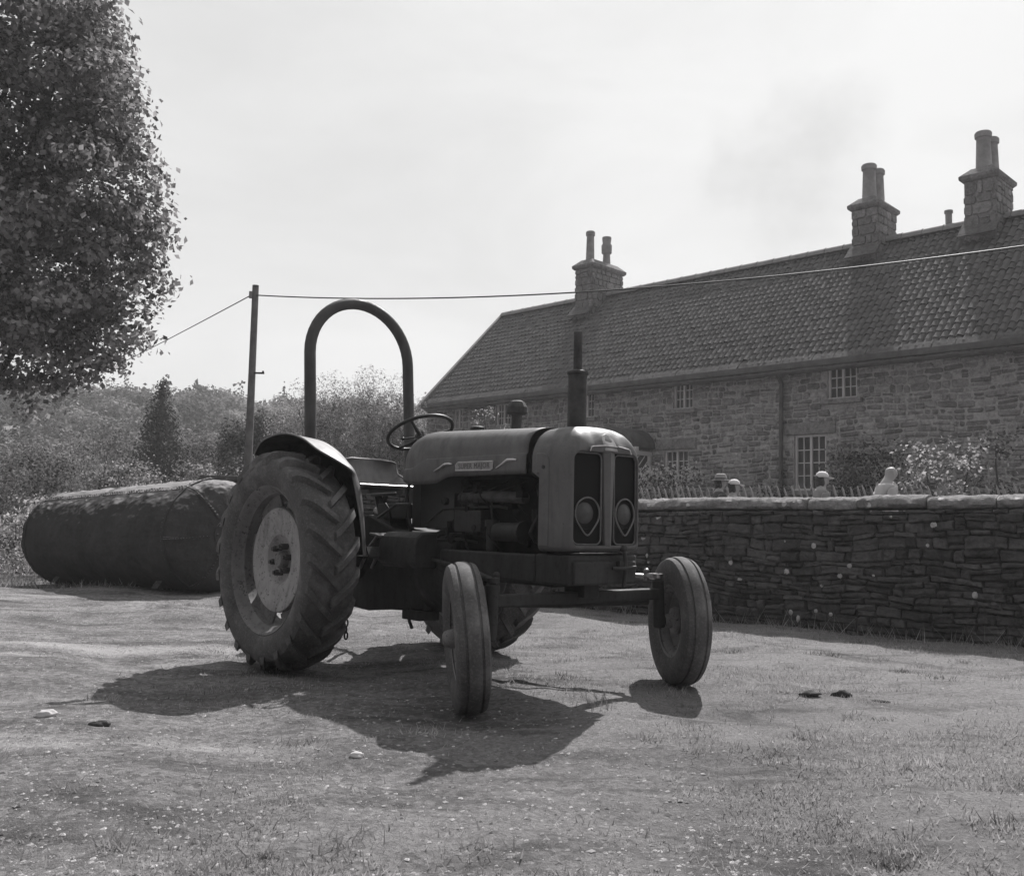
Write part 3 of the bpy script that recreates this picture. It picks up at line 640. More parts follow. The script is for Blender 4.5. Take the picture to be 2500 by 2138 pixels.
def rear_wheel(s):
    e = bpy.data.objects.new('rear_wheel', None); col.objects.link(e); e.parent = tractor; e.location = (0, s * .81, .708)
    prof = [(-.128, .48), (-.140, .492), (-.158, .51), (-.172, .555), (-.174, .60), (-.168, .635), (-.155, .658), (-.12, .674), (-.06, .684), (0, .686)]
    prof = prof + [(-a, b) for a, b in prof[-2::-1]]
    mb = MB(); mb.lathe(prof, axis='y', n=120)
    NL = 21
    for side in (-1, 1):
        for k_ in range(NL):
            th0 = 2 * PI * (k_ + (.5 if side > 0 else 0)) / NL + .07
            rings = []
            for i in range(9):
                t = i / 8; y = side * (.176 - t * .19)
                # towards the centre the bar leads forward (decreasing angle when the wheel rolls forward)
                th = th0 - .27 * t ** .85
                rt_ = .722 - .036 * (1 - min(1, t * 2.2)) ** 2 if t > 0 else .672
                rb_ = .655 if t > .05 else .625
                hw = (.021 + .004 * (1 - t)) / .7; hb = hw * 1.55
                ring = []
                for q_, r_ in ((-hb, rb_), (-hw, rt_), (hw, rt_), (hb, rb_)):
                    ring.append((math.cos(th + q_) * r_, y, math.sin(th + q_) * r_))
                rings.append(ring)
            mb.loft(rings, True, True)
    mb.build('tyre', M['tyre'], e, smooth=32)
    o = s
    mb = MB(); rp_ = [(-.135, .50), (-.142, .488), (-.130, .474), (-.10, .466), (-.07, .44), (.07, .44), (.10, .466), (.130, .474), (.142, .488), (.135, .50)]
    mb.lathe([(a, b) for a, b in rp_], axis='y', n=80); rim = mb.build('rim', M['rim'], e, smooth=40, solid=.006)
    # dished disc
    dp = [(.030, .345), (.050, .34), (.052, .325), (.045, .29), (.035, .24), (.040, .20), (.030, .17), (.000, .15), (-.012, .13), (-.012, .02)]
    mb = MB(); mb.lathe([(o * a, b) for a, b in dp], axis='y', n=64)
    mb.build('wheel_disc', M['wheel'], e, smooth=35, solid=.008)
    for k_ in range(6):
        mb = MB(); a = 2 * PI * (k_ + .25) / 6; rot = Euler((0, -a, 0)).to_matrix(); mb.box(rot @ Vector((.385, o * .012, 0)), (.12, .014, .30), rot); mb.build('rim_bracket', M['rim'], e, bevel=.004)
    mb = MB(); mb.lathe([(o * a, b) for a, b in [(-.012, .062), (.03, .058), (.045, .045), (.045, .001)]], axis='y', n=24); mb.build('hub', M['rim'], e, smooth=40)
    for k_ in range(6):
        a = 2 * PI * k_ / 6 + .5; mb = MB(); p = (math.cos(a) * .092, math.sin(a) * .092)
        mb.cyl((p[0], -o * .012, p[1]), (p[0], o * .045, p[1]), .021, n=6); mb.cyl((p[0], o * .045, p[1]), (p[0], o * .06, p[1]), .013, n=8); mb.build('wheel_nut', M['nut'], e)
    e.rotation_euler = (0, .3 if s < 0 else .05, 0)
rear_wheel(-1); rear_wheel(1)

# --- fenders
for s in (-1, 1):
    FST = [((.643, .761), (.65, .761, .60)), ((.614, .954), (.625, .954, .61)), ((.569, 1.131), (.585, 1.131, .625)), ((.52, 1.239), (.575, 1.245, .65)), ((.474, 1.294), (.603, 1.294, .68)), ((.40, 1.35), (.55, 1.36, .77)),
           ((.273, 1.429), (.47, 1.42, .85)), ((.086, 1.504), (.29, 1.50, .86)), ((-.06, 1.53), (.10, 1.543, .86)), ((-.22, 1.525), (-.10, 1.548, .86)), ((-.38, 1.48), (-.30, 1.512, .86)), ((-.50, 1.38), (-.42, 1.43, .85))]
    def fpt(u, v):
        t = u * (len(FST) - 1); i = min(int(t), len(FST) - 2); f_ = t - i
        K = [FST[max(0, min(len(FST) - 1, i + d_))] for d_ in (-1, 0, 1, 2)]
        cr = lambda g_: .5 * (2 * g_(K[1]) + (g_(K[2]) - g_(K[0])) * f_ + (2 * g_(K[0]) - 5 * g_(K[1]) + 4 * g_(K[2]) - g_(K[3])) * f_ ** 2 + (3 * g_(K[1]) - g_(K[0]) - 3 * g_(K[2]) + g_(K[3])) * f_ ** 3)
        xi, zi, xo, zo, yo = cr(lambda q_: q_[0][0]), cr(lambda q_: q_[0][1]), cr(lambda q_: q_[1][0]), cr(lambda q_: q_[1][1]), cr(lambda q_: q_[1][2])
        dm = .018 * (1 - (2 * v - 1) ** 2) * min(1, (yo - .575) / .15) * max(0, min(1, (.72 - u) / .2)); x = xi + (xo - xi) * v; z = zi + (zo - zi) * v; n_ = math.hypot(x, z - .72)
        return (x + dm * x / n_, s * (.575 + (yo - .575) * v), z + dm * (z - .72) / n_)
    mb = MB(); M['fender_shade'] = M.get('fender_shade') or simple('fender_shade_steel', .022, .5, 14, .95, .4, 50, spec=.05)  # near-black colour paints the shade under the fender and on its skirt
    def under(u, v):
        x_, y_, z_ = fpt(u, v); n_ = math.hypot(x_, z_ - .72); return (x_ - .007 * x_ / n_, y_, z_ - .007 * (z_ - .72) / n_)
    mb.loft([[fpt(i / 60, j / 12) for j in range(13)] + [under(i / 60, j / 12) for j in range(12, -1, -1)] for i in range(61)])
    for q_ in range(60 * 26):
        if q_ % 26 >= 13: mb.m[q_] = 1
    def skirt(u, v):
        a = fpt(u, 0); c = Vector((0, s * .575, .722)); p = Vector(a); 
        return tuple(c + (p - c) * (1 - .55 * v))
    fe = sub(mb, 'fender', [M['tin'], M['fender_shade']], smooth=40)
    mb = MB(); mb.grid(skirt, 48, 6); sub(mb, 'fender_skirt', M['fender_shade'], fe, solid=.004, smooth=40)
    mb = MB(); mb.tube([fpt(i / 60, 1) for i in range(61)], .005, 6); sub(mb, 'fender_lip', M['tin'], fe)
# --- roll bar
mb = MB(); path = []
for z in (.80, 1.2, 1.6, 1.9, 2.15): path.append((-.378 - .09 * (z - 1.6), -.439, z))
for i in range(0, 25):
    a = PI - PI * i / 24; z = 2.215 + .435 * math.sin(a); path.append((-.378 - .09 * (z - 1.6), .439 * math.cos(a), z))
for z in (2.15, 1.9, 1.6, 1.2, .80): path.append((-.378 - .09 * (z - 1.6), .439, z))
mb.tube(path, .043, 18); rb = sub(mb, 'roll_bar', M['rops'], smooth=50)
for s in (-1, 1):
    mb = MB(); mb.box((-.32, s * .42, .80), (.16, .16, .16)); sub(mb, 'roll_bar_bracket', M['rops'], rb, bevel=.01)
# --- seat
mb = MB()
def seatp(u, v):
    a = (u - .5) * 2
    if v < .55:
        t = v / .55; x = .02 - .30 * t; z = 1.235 - .03 * math.sin(t * PI) ; 
    else:
        t = (v - .55) / .45; x = -.28 - .075 * math.sin(t * PI / 2); z = 1.235 + .21 * t ** 1.1
    w_ = .265 - .10 * max(0, (v - .8) / .2) ** 3 - .015 * (1 - min(1, v / .1))
    z += .10 * (abs(a) ** 3.5) * (min(1, v / .4)) * (1 - .75 * max(0, (v - .55) / .45)); x += .07 * abs(a) ** 3 * max(0, (v - .4) / .6)
    z -= .035 * max(0, (v - .75) / .25) ** 2 * a ** 4
    return (x, a * w_, z)
mb.grid(seatp, 24, 30); seat = sub(mb, 'seat', M['tin'], solid=.005, smooth=50)
mb = MB(); edge = [seatp(0, j / 24) for j in range(25)] + [seatp(i / 24, 1) for i in range(1, 24)] + [seatp(1, 1 - j / 24) for j in range(25)] + [seatp(1 - i / 24, 0) for i in range(1, 24)]
mb.tube(edge, .007, 6, closed=True); sub(mb, 'seat_rim', M['steel'], seat)
mb = MB(); mb.tube([(-.15, 0, 1.22), (-.1, 0, 1.1), (-.05, 0, 1.0)], .03, 8); mb.box((-.13, 0, 1.19), (.2, .3, .03)); mb.tube([(-.2, -.12, 1.2), (-.25, -.12, 1.05)], .02, 8); mb.tube([(-.2, .12, 1.2), (-.25, .12, 1.05)], .02, 8); sub(mb, 'seat_spring', M['black'], seat)
# --- steering wheel
st = Matrix.Translation((.385, 0, 1.60)) @ Euler((0, R(-27), 0)).to_matrix().to_4x4()
mb = MB(); T_ = lambda p: tuple(st @ Vector(p))
mb.tube([T_((.233 * math.cos(2 * PI * i / 48), .233 * math.sin(2 * PI * i / 48), 0)) for i in range(48)], .0125, 10, closed=True)
for k_ in range(3):
    a = R(10) + k_ * 2 * PI / 3 + PI; mb.tube([T_((.02 * math.cos(a), .02 * math.sin(a), -.035)), T_((.1 * math.cos(a), .1 * math.sin(a), -.03)), T_((.228 * math.cos(a), .228 * math.sin(a), 0))], [.017, .013, .009], 8)
mb.tube([T_((0, 0, -.06)), T_((0, 0, -.01))], .036, 14); sw = sub(mb, 'steering_wheel', M['black'], smooth=50)
mb = MB(); mb.tube([T_((0, 0, -.05)), T_((0, 0, -.32))], .022, 10); mb.tube([T_((.05, -.03, -.06)), T_((.0, -.12, -.055)), T_((-.02, -.15, -.05))], .006, 6); mb.ball(T_((-.02, -.15, -.05)), .012)
sub(mb, 'steering_column', M['black'])
mb = MB(); mb.loft([[(x, y * k_, 1.36 + z * k_) for y, z in ((-.2, -.12), (.2, -.12), (.2, .05), (.1, .16), (-.1, .16), (-.2, .05))] for x, k_ in ((.50, .8), (.54, .95), (.60, 1.0))]); sub(mb, 'instrument_panel', M['tin'], bevel=.015)

# ------------------------------------------------------------------ stone laying
def lay(mb, place, s0, s1, z0, z1, hr, lr, holes=(), prot=(.0, .03), gap=.012, jit=.012, mats=4, wts=None, rnd=random, inset=.02, depth=.10, cutk=.38):
    """courses of rough stones; place(s, z, out) -> point"""
    z = z0
    while z < z1 - .02:
        h = rnd.uniform(*hr); h = min(h, z1 - z)
        if z1 - z - h < hr[0] * .5: h = z1 - z
        s = s0 - rnd.uniform(0, lr[1] * .5)
        while s < s1:
            L = rnd.uniform(*lr) * (1 if rnd.random() < .75 else .55); a, b = max(s, s0), min(s + L, s1); s += L
            if b - a < .04: continue
            zz0, zz1 = z, z + h
            bad = False
            for (ha, hb, hz0, hz1) in holes:
                if a < hb and b > ha and zz0 < hz1 - .01 and zz1 > hz0 + .01:
                    if a < ha - .05: b = min(b, ha)
                    elif b > hb + .05: a = max(a, hb)
                    else: bad = True
            if bad or b - a < .04: continue
            pieces = [(a, b, zz0, zz1)]
            if h > hr[0] * 1.5 and rnd.random() < .22:
                m_ = zz0 + h * rnd.uniform(.4, .6); pieces = [(a, b, zz0, m_), (a, b, m_, zz1)]
            for (a_, b_, q0, q1) in pieces:
                o = rnd.uniform(*prot); j = lambda: rnd.uniform(-jit, jit)
                ga = gap * rnd.uniform(.5, 1.3) / 2
                base = [(a_ + ga + j() * .4, q0 + ga + j() * .6), (b_ - ga + j() * .4, q0 + ga + j() * .6), (b_ - ga + j() * .4, q1 - ga + j() * .6), (a_ + ga + j() * .4, q1 - ga + j() * .6)]
                cs_, cz_ = (a_ + b_) / 2, (q0 + q1) / 2
                def shrink(k): 
                    return [(cs_ + (p[0] - cs_) * (1 - 2 * k / max(b_ - a_, .05)), cz_ + (p[1] - cz_) * (1 - 2 * k / max(q1 - q0, .05))) for p in base]
                i1 = min(inset, (q1 - q0) * .25)
                mid = shrink(i1 * .35); top = shrink(i1)
                def octo(q_):
                    out = []
                    for ii in range(4):
                        p_, c_, n_2 = q_[ii - 1], q_[ii], q_[(ii + 1) % 4]; k1, k2 = cuts[ii]
                        out += [(c_[0] + (p_[0] - c_[0]) * k1, c_[1] + (p_[1] - c_[1]) * k1), (c_[0] + (n_2[0] - c_[0]) * k2, c_[1] + (n_2[1] - c_[1]) * k2)]
                    return out
                asp = min(1., (q1 - q0) / (b_ - a_))
                cuts = [((rnd.uniform(.05, cutk) * (asp if ii % 2 else 1)), (rnd.uniform(.05, cutk) * (1 if ii % 2 else asp))) for ii in range(4)]
                base, mid, top = octo(base), octo(mid), octo(top)
                r0 = [place(p[0], p[1], -depth) for p in base]; r1 = [place(p[0], p[1], o * .4 - .004) for p in base]; r2 = [place(p[0], p[1], o + j() * .3) for p in mid]; r3 = [place(p[0], p[1], o + .012 + j() * .5) for p in top]
                mi = rnd.choices(range(mats), wts)[0] if wts else rnd.randrange(mats)
                mb.loft([r0, r1, r2, r3], False, True, mi=mi)
        z += h

# ------------------------------------------------------------------ garden wall
wall = empty('garden_wall', (W0[0], W0[1], 0), math.atan2(WD[1], WD[0]))
tag(wall, 'dark dry stone garden wall with pale rounded coping behind the tractor', 'wall')
SA, SB, WH = -3.6, 7.0, 1.16
LICH = [(1.811, 0.62, 0.024), (2.713, 0.825, 0.024), (2.974, 0.536, 0.03), (3.067, 0.64, 0.024), (2.79, 0.433, 0.018), (2.469, 0.144, 0.026), (2.55, 0.085, 0.026), (2.726, 0.175, 0.018), (2.882, 0.154, 0.019), (3.796, 0.862, 0.018), (3.857, 1.054, 0.028), (4.201, 0.423, 0.026), (3.297, 0.555, 0.012), (0.803, 0.656, 0.022), (2.412, 0.861, 0.01), (3.469, 1.126, 0.012)]
wtop = lambda s: WH - .035 + .021 * s + .010 * math.sin(s * 1.3)
mb = MB(); rw = random.Random(3)
def wob(s, z): k = max(0, min(1, z / .3)) * max(0, min(1, (WH - z) / .2)); return z + k * (.022 * math.sin(s * 1.1 + z * 3.1) + .016 * math.sin(s * 2.9 - z * 4.) + .014 * math.sin(s * 7.3 + z * 9))
lay(mb, lambda s, z, o: (s, -o, wob(s, z) * wtop(s) / WH), SA, SB, -.06, WH - .005, (.042, .115), (.09, .31), prot=(0, .032), gap=.005, jit=.018, mats=4, wts=[.38, .24, .22, .16], rnd=rw, inset=.016, cutk=.22)
sw_ = mb.build('stonework', M['wstone'], wall, smooth=28)
tx = bpy.data.textures.new('stone_lumps', 'CLOUDS'); tx.noise_scale = .05; tx.noise_depth = 4
md = sw_.modifiers.new('Sub', 'SUBSURF'); md.subdivision_type = 'SIMPLE'; md.levels = 2; md.render_levels = 2
md = sw_.modifiers.new('Lumps', 'DISPLACE'); md.texture = tx; md.strength = .040; md.mid_level = .5; md.texture_coords = 'LOCAL'
mb = MB(); n_ = 30
mb.loft([[(s, .012, -.1), (s, .46, -.1), (s, .44, wtop(s) - .01), (s, .02, wtop(s) - .01)] for s in [SA + (SB - SA) * i / n_ for i in range(n_ + 1)]]); mb.build('wall_core', M['wcore'], wall, smooth=0)
M['lichen'] = simple('white_lichen', .46, .3, 30, .95, .3, 60)
for (ls_, lz_, lr_) in LICH:
    bm_ = MB(); bm_.ball((0, 0, 0), (lr_, .010, lr_ * rw.uniform(.9, 1.3)), 11); jt_ = [rw.uniform(.6, 1.25) for _ in range(11)]; bm_.v = [(ls_ + v_[0] * jt_[i_ % 11], -.034 + v_[1], lz_ + v_[2] * jt_[i_ % 11]) for i_, v_ in enumerate(bm_.v)]; bm_.build('lichen_patch', M['lichen'], wall, smooth=60)
s = SA; k = 0
while s < SB:
    L = rw.uniform(.42, .9); e = min(s + L, SB); mb = MB(); rings = []; ns = max(6, int((e - s) / .025)); ph = rw.uniform(0, 9); lift = rw.uniform(-.014, .016)
    cut = .05 * (rw.random() < .35)
    from mathutils import noise as mnz
    for i in range(ns + 1):
        x = s + .006 + (e - s - .012) * i / ns; ring = []; ed = 1 - .10 * (1 - min(1, min(i, ns - i) / 1.5))
        for j in range(20):
            a = 2 * PI * j / 20; cy, cz = math.cos(a), math.sin(a)
            yy = .27 * np.sign(cy) * abs(cy) ** .75; zz = .100 * np.sign(cz) * abs(cz) ** (.62 if cz < 0 else .8)
            if cz < 0: zz *= .5
            nz_ = mnz.noise(Vector((x * 5 + ph, cy * 1.5, cz * 1.5))) * .024 + mnz.noise(Vector((x * 16, cy * 4, cz * 4 + ph))) * .016 + mnz.noise(Vector((x * 37, cy * 9, cz * 9 + ph))) * .010
            k_ = ed + nz_ / .2
            ring.append((x - cut * (cy < -.3) * (i == 0), .255 + yy * k_, wtop(x) + .052 + lift + zz * k_))
        rings.append(ring)
    mb.loft(rings); mb.build('coping_stone', M['cope'], wall, smooth=45); s = e; k += 1

# low field wall behind the tank
fw = empty('field_wall', (-4.95, 15.3, 0), math.atan2(-.9, 6.2)); tag(fw, 'low dark field wall half hidden behind the iron tank', 'wall')
mb = MB(); rw2 = random.Random(5)
lay(mb, lambda s, z, o: (s, -o, z + .04 * math.sin(s * 1.7 + z * 3) * (0 < z < 1.4)), 0, 5.2, -.05, 1.56, (.06, .13), (.12, .4), prot=(0, .05), gap=.02, wts=[.4, .2, 0.02, .38], rnd=rw2)
mb.build('stonework', M['wstone'], fw, smooth=0)
mb = MB(); mb.box((2.6, .3, .78), (5.2, .45, 1.55)); mb.build('wall_core', M['wcore'], fw)
for i in range(8):
    mb = MB(); mb.box((.33 + i * .655, .25, 1.60 + .015 * (i % 3)), (.645, .58, .09)); mb.build('coping_stone', M['wstone'][0], fw, bevel=.025)

# ------------------------------------------------------------------ iron tank
TX = Vector((.894, -.449, 0)); tkx = bpy.data.textures.new('tank_dents', 'CLOUDS'); tkx.noise_scale = .16; tkx.noise_depth = 4
def dent(o, st=.055):
    md = o.modifiers.new('Sub', 'SUBSURF'); md.subdivision_type = 'SIMPLE'; md.levels = 2; md.render_levels = 2
    md = o.modifiers.new('Dents', 'DISPLACE'); md.texture = tkx; md.strength = st; md.mid_level = .5; md.texture_coords = 'LOCAL'
    return o
tank = empty('iron_tank', (-5.475, 14.2, 0), math.atan2(-3.01, 3.25)); tank.rotation_euler = (0, -.034, math.atan2(-3.01, 3.25)); tag(tank, 'big old riveted iron tank lying on its side at the left edge of the yard', 'tank')
RT = .735; L0, L1 = -2.2, 2.2; TZ = .672
mb = MB(); mb.lathe([(L0 + (L1 - L0) * i / 40, RT) for i in range(41)], (0, 0, TZ), 'x', 72); dent(mb.build('barrel', M['tank'], tank, smooth=60))
for s_ in (-1, 1):
    xx = L1 if s_ > 0 else L0
    mb = MB(); mb.lathe([(xx + s_ * .34 * math.sin(PI / 2 * i / 14) , RT * math.cos(PI / 2 * i / 14) ** .72 + .0005) for i in range(15)], (0, 0, TZ), 'x', 72); dent(mb.build('domed_end', M['tank'], tank, smooth=60))
def rivet_row(mb, fn, n, r=.010):
    for i in range(n): mb.ball(fn((i + .5) / n), r, 8)
def surf(x, a, dr=0.):   # a measured from the top towards the front (-y)
    return (x, -(RT + dr) * math.sin(a), TZ + (RT + dr) * math.cos(a))
def dome(t, a, dr=0.):
    q_ = PI / 2 * t; rr_ = RT * math.cos(q_) ** .72 + dr; return (L1 + (.34 + dr) * math.sin(q_), -rr_ * math.sin(a), TZ + rr_ * math.cos(a))
AS = R(35)
mb = MB()
mb.loft([[surf(x, AS - .045, .002), surf(x, AS - .045, .012), surf(x, AS + .045, .012), surf(x, AS + .045, .002)] for x in [L0 + (L1 - L0) * i / 10 for i in range(11)]])
rivet_row(mb, lambda t: surf(L0 + (L1 - L0) * t, AS + .022, .012), 60); rivet_row(mb, lambda t: surf(L0 + (L1 - L0) * t, AS - .022, .012), 60); dent(mb.build('seam_strip', M['tank'], tank, smooth=30))
for xx in (L0, L1):
    mb = MB(); mb.lathe([(xx - .05, RT + .002), (xx - .05, RT + .013), (xx + .045, RT + .013), (xx + .045, RT - .02)], (0, 0, TZ), 'x', 72); rivet_row(mb, lambda t: surf(xx, t * 2 * PI, .013), 80); dent(mb.build('seam_band', M['tank'], tank, smooth=30))
for ang in (AS, AS + R(60), AS + R(120), AS - R(60), AS - R(120), AS + R(180)):
    mb = MB(); mb.loft([[dome(t, ang - .05 * (1 - t * .5), .002), dome(t, ang - .05 * (1 - t * .5), .012), dome(t, ang + .05 * (1 - t * .5), .012), dome(t, ang + .05 * (1 - t * .5), .002)] for t in [i / 12 * .86 for i in range(13)]]); rivet_row(mb, lambda t: dome(.05 + t * .8, ang, .012), 18, .011); dent(mb.build('dome_strip', M['tank'], tank, smooth=30))
mb = MB(); mb.lathe([(L1 + .30, .20), (L1 + .355, .20), (L1 + .36, .18), (L1 + .36, .001)], (0, 0, TZ), 'x', 28)
for i in range(10): mb.ball((L1 + .365, .165 * math.cos(i * PI / 5), TZ + .165 * math.sin(i * PI / 5)), .018, 8)
mb.build('manhole_plate', M['tank'], tank, smooth=30)
for xx in (-1.6, 1.6):
    mb = MB(); mb.loft([[(xx + dx, y, z) for y, z in ((-.5, -.02), (.5, -.02), (.42, .10), (-.42, .10))] for dx in (-.09, .09)]); mb.build('timber_chock', M['tank'], tank)

# ------------------------------------------------------------------ pole and wires
pole = empty('utility_pole', (-4.66, 17.0, 0)); tag(pole, 'slim weathered wooden utility pole standing behind the tractor', 'utility pole')
mb = MB(); mb.tube([(0.02, 0, -.2), (0.01, 0, 2.5), (0, 0, 5.14)], [.075, .068, .058], 14); mb.build('post', M['wood'], pole)
mb = MB(); mb.box((.13, -.03, 3.55), (.20, .03, .03)); mb.cyl((.21, -.03, 3.55), (.21, -.03, 3.59), .018, n=8); mb.build('bracket', M['black'], pole)
mb = MB(); mb.cyl((-.07, -.03, 4.90), (-.07, -.03, 5.02), .035, n=10); mb.cyl((-.1, -.03, 4.96), (.02, -.03, 4.96), .015, n=8); mb.build('insulator', M['pot'], pole)
def wire(name, p, q_, sag, label):
    p, q_ = Vector(p), Vector(q_); mb = MB(); pts = []
    for i in range(41): t = i / 40; v = p.lerp(q_, t); v.z -= sag * 4 * t * (1 - t); pts.append(v)
    mb.tube(pts, .011, 6); return tag(mb.build(name, M['wire'], None), label, 'cable', 'overhead cables')
wire('overhead_cable', (-4.62, 16.95, 4.95), (8.2, 8.6, 4.25), .405, 'thin black overhead cable from the pole across the cottage roof')
wire('overhead_cable', (-4.73, 16.97, 4.95), (-24., 51., 7.6), .1, 'thin black overhead cable slanting down from the pole behind the leafy tree')

# ------------------------------------------------------------------ cottage  (local: x along the front to the right, y into the house, z up)
cot = empty('stone_cottage', (-2.4, 27.95, 0), -PI / 4); tag(cot, 'long two storey stone cottage with pantile roof and three chimneys', 'cottage')
CL0, CL1, EZ, RZ, HD = -.15, 18.5, 4.45, 7.58, 3.15
wins = [(1.02, 1.42, 3.6, 4.2, 2), (2.75, 3.3, 3.6, 4.22, 2), (5.70, 6.22, 3.63, 4.28, 2), (8.58, 9.12, 3.65, 4.33, 2), (12.34, 12.96, 3.6, 4.28, 2), (16.2, 16.8, 3.6, 4.26, 2),
        (8.34, 9.0, 1.80, 2.74, 2), (11.6, 12.3, 1.78, 2.92, 2), (5.2, 5.9, 1.8, 2.7, 2), (2.2, 2.9, 1.8, 2.7, 2)]
doors = [(7.05, 7.92, .5, 2.72), (3.95, 4.75, .5, 2.75)]
lintels = [(a - .22, b + .22, z1, z1 + .26) for a, b, z0, z1, n in wins if z0 < 3] + [(11.42, 12.5, 2.92, 3.2)] * 0
sills = [(a - .12, b + .12, z0 - .10, z0) for a, b, z0, z1, n in wins]
holes = [(a, b, z0, z1) for a, b, z0, z1, n in wins] + doors + lintels + sills
mb = MB(); rc = random.Random(21)
lay(mb, lambda s, z, o: (s, -o, z + .022 * math.sin(s * 1.9 + z * 2.3) + .012 * math.sin(4.7 * s - 3 * z)), CL0, CL1, .2, 4.42, (.085, .17), (.13, .40), holes, prot=(-.006, .018), gap=.018, jit=.024, mats=4, wts=[.36, .22, .18, .24], rnd=rc, inset=.028)
mb.build('stonework', M['cstone'], cot, smooth=0)
# mortar wall with real openings: strips between the openings
mb = MB()
ss = sorted(set([CL0, CL1] + [h[0] for h in holes[:len(wins)] + doors] + [h[1] for h in holes[:len(wins)] + doors]))
ops = [(a, b, z0, z1) for a, b, z0, z1, n in wins] + doors
for a, b in zip(ss[:-1], ss[1:]):
    m_ = (a + b) / 2; cuts = sorted([(z0, z1) for (ha, hb, z0, z1) in ops if ha < m_ < hb]); z = .0
    for z0, z1 in cuts:
        if z0 > z + .01: mb.box((m_, .15, (z + z0) / 2), (b - a, .30, z0 - z))
        z = z1
    mb.box((m_, .15, (z + 4.5) / 2), (b - a, .30, 4.5 - z))
mb.box(((CL0 + CL1) / 2, 2 * HD - .15, 2.2), (CL1 - CL0, .3, 4.4))
for x in (CL0 + .15, CL1 - .15):
    mb.loft([[(x + d, y, z) for y, z in ((.3, 0), (2 * HD - .3, 0), (2 * HD - .3, 4.45), (HD, RZ - .15), (.3, 4.45))] for d in (-.15, .15)])
mb.build('wall', M['mortar'], cot, smooth=0)
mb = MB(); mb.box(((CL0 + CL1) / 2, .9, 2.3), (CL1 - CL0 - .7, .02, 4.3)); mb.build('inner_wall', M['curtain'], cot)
for a, b, z0, z1 in lintels:
    mb = MB(); mb.box(((a + b) / 2, .05, (z0 + z1) / 2), (b - a, .16, z1 - z0 - .01)); mb.build('lintel', M['dress'], cot, bevel=.012)
for a, b, z0, z1, n in wins:
    mb = MB(); cx, cz = (a + b) / 2, (z0 + z1) / 2; t = .045
    up = z0 > 3
    xs = [a + t / 2, b - t / 2]
    for x in xs: mb.box((x, .08, cz), (t, .06, z1 - z0))
    for z in (z0 + t / 2, z1 - t / 2): mb.box((cx, .0815, z), (b - a - 2 * t, .056, t))
    mb.box((cx, .03, z0 + .018), (b - a + .02, .04, .036))
    mb.box((cx, .0805, cz), (.05, .058, z1 - z0 - 2 * t))
    win = mb.build('window', M['white'], cot, bevel=.004)
    mb = MB(); rows = 3 if up else 4
    for h0, h1 in ((a + t, cx - .025), (cx + .025, b - t)):
        mb.box(((h0 + h1) / 2, .085, cz), (.018, .03, z1 - z0 - 2 * t))
        for k in range(1, rows):
            mb.box((h0 + (h1 - h0) * .25 - .0045, .086, z0 + t + (z1 - z0 - 2 * t) * k / rows), ((h1 - h0) / 2 - .009, .028, .018)); mb.box((h0 + (h1 - h0) * .75 + .0045, .086, z0 + t + (z1 - z0 - 2 * t) * k / rows), ((h1 - h0) / 2 - .009, .028, .018))
    mb.build('glazing_bars', M['white'], win)
    mb = MB(); mb.box((cx, .105, cz), (b - a - .01, .006, z1 - z0 - .01)); mb.build('pane', M['pane'], win)
    mb = MB(); mb.box((cx, .0, z0 - .05), (b - a + .24, .22, .095)); mb.build('sill', M['dress'], cot, bevel=.012)
for i, (a, b, z0, z1) in enumerate(doors):
    mb = MB(); mb.box(((a + b) / 2, .2, (z0 + z1) / 2), (b - a, .05, z1 - z0)); mb.build('door', M['gutter'], cot)
    # porch: white posts, beam and trellis under a dark rounded hood
    mb = MB(); D_ = .75
    for x in (a - .05, b + .05):
        mb.box((x, -D_, 1.62), (.09, .09, 2.15)); mb.box((x, -.06, 1.62), (.07, .07, 2.15)); mb.box((x, -D_ / 2, 2.66), (.1, D_ + .2, .09))
    mb.box(((a + b) / 2, -D_ - .001, 2.73), (b - a + .45, .11, .10))
    po = mb.build('porch', M['white'], cot)
    for x in (a - .05, b + .05):
        mb = MB()
        for k in range(-4, 10):
            for dr in (-1, 1):
                y0_, z0_ = -D_ + .04, .6 + k * .22; pts = []
                ya, yb = -D_ + .045, -.1; za = z0_; zb = z0_ + dr * (yb - ya)
                lo_, hi_ = .6, 2.6
                def clip(p, q_):
                    if p[1] > q_[1]: p, q_ = q_, p
                    if q_[1] < lo_ or p[1] > hi_: return None
                    f_ = lambda z: p[0] + (q_[0] - p[0]) * (z - p[1]) / (q_[1] - p[1])
                    if p[1] < lo_: p = (f_(lo_), lo_)
                    if q_[1] > hi_: q_ = (f_(hi_), hi_)
                    return p, q_
                c_ = clip((ya, za), (yb, zb))
                if c_: mb.tube([(x + dr * .008, c_[0][0], c_[0][1]), (x + dr * .008, c_[1][0], c_[1][1])], .014, 4)
        mb.build('trellis', M['white'], po)
    mb = MB(); cx = (a + b) / 2; W_ = (b - a) / 2 + .18
    sec = lambda k: [(cx + W_ * k * math.cos(PI * j / 16), 2.78 + .48 * k * math.sin(PI * j / 16)) for j in range(17)]
    mb.loft([[(x, -D_ - .15, z) for x, z in sec(1)], [(x, .0, z) for x, z in sec(1)]]); mb.build('porch_hood', M['gutter'], cot, smooth=40)
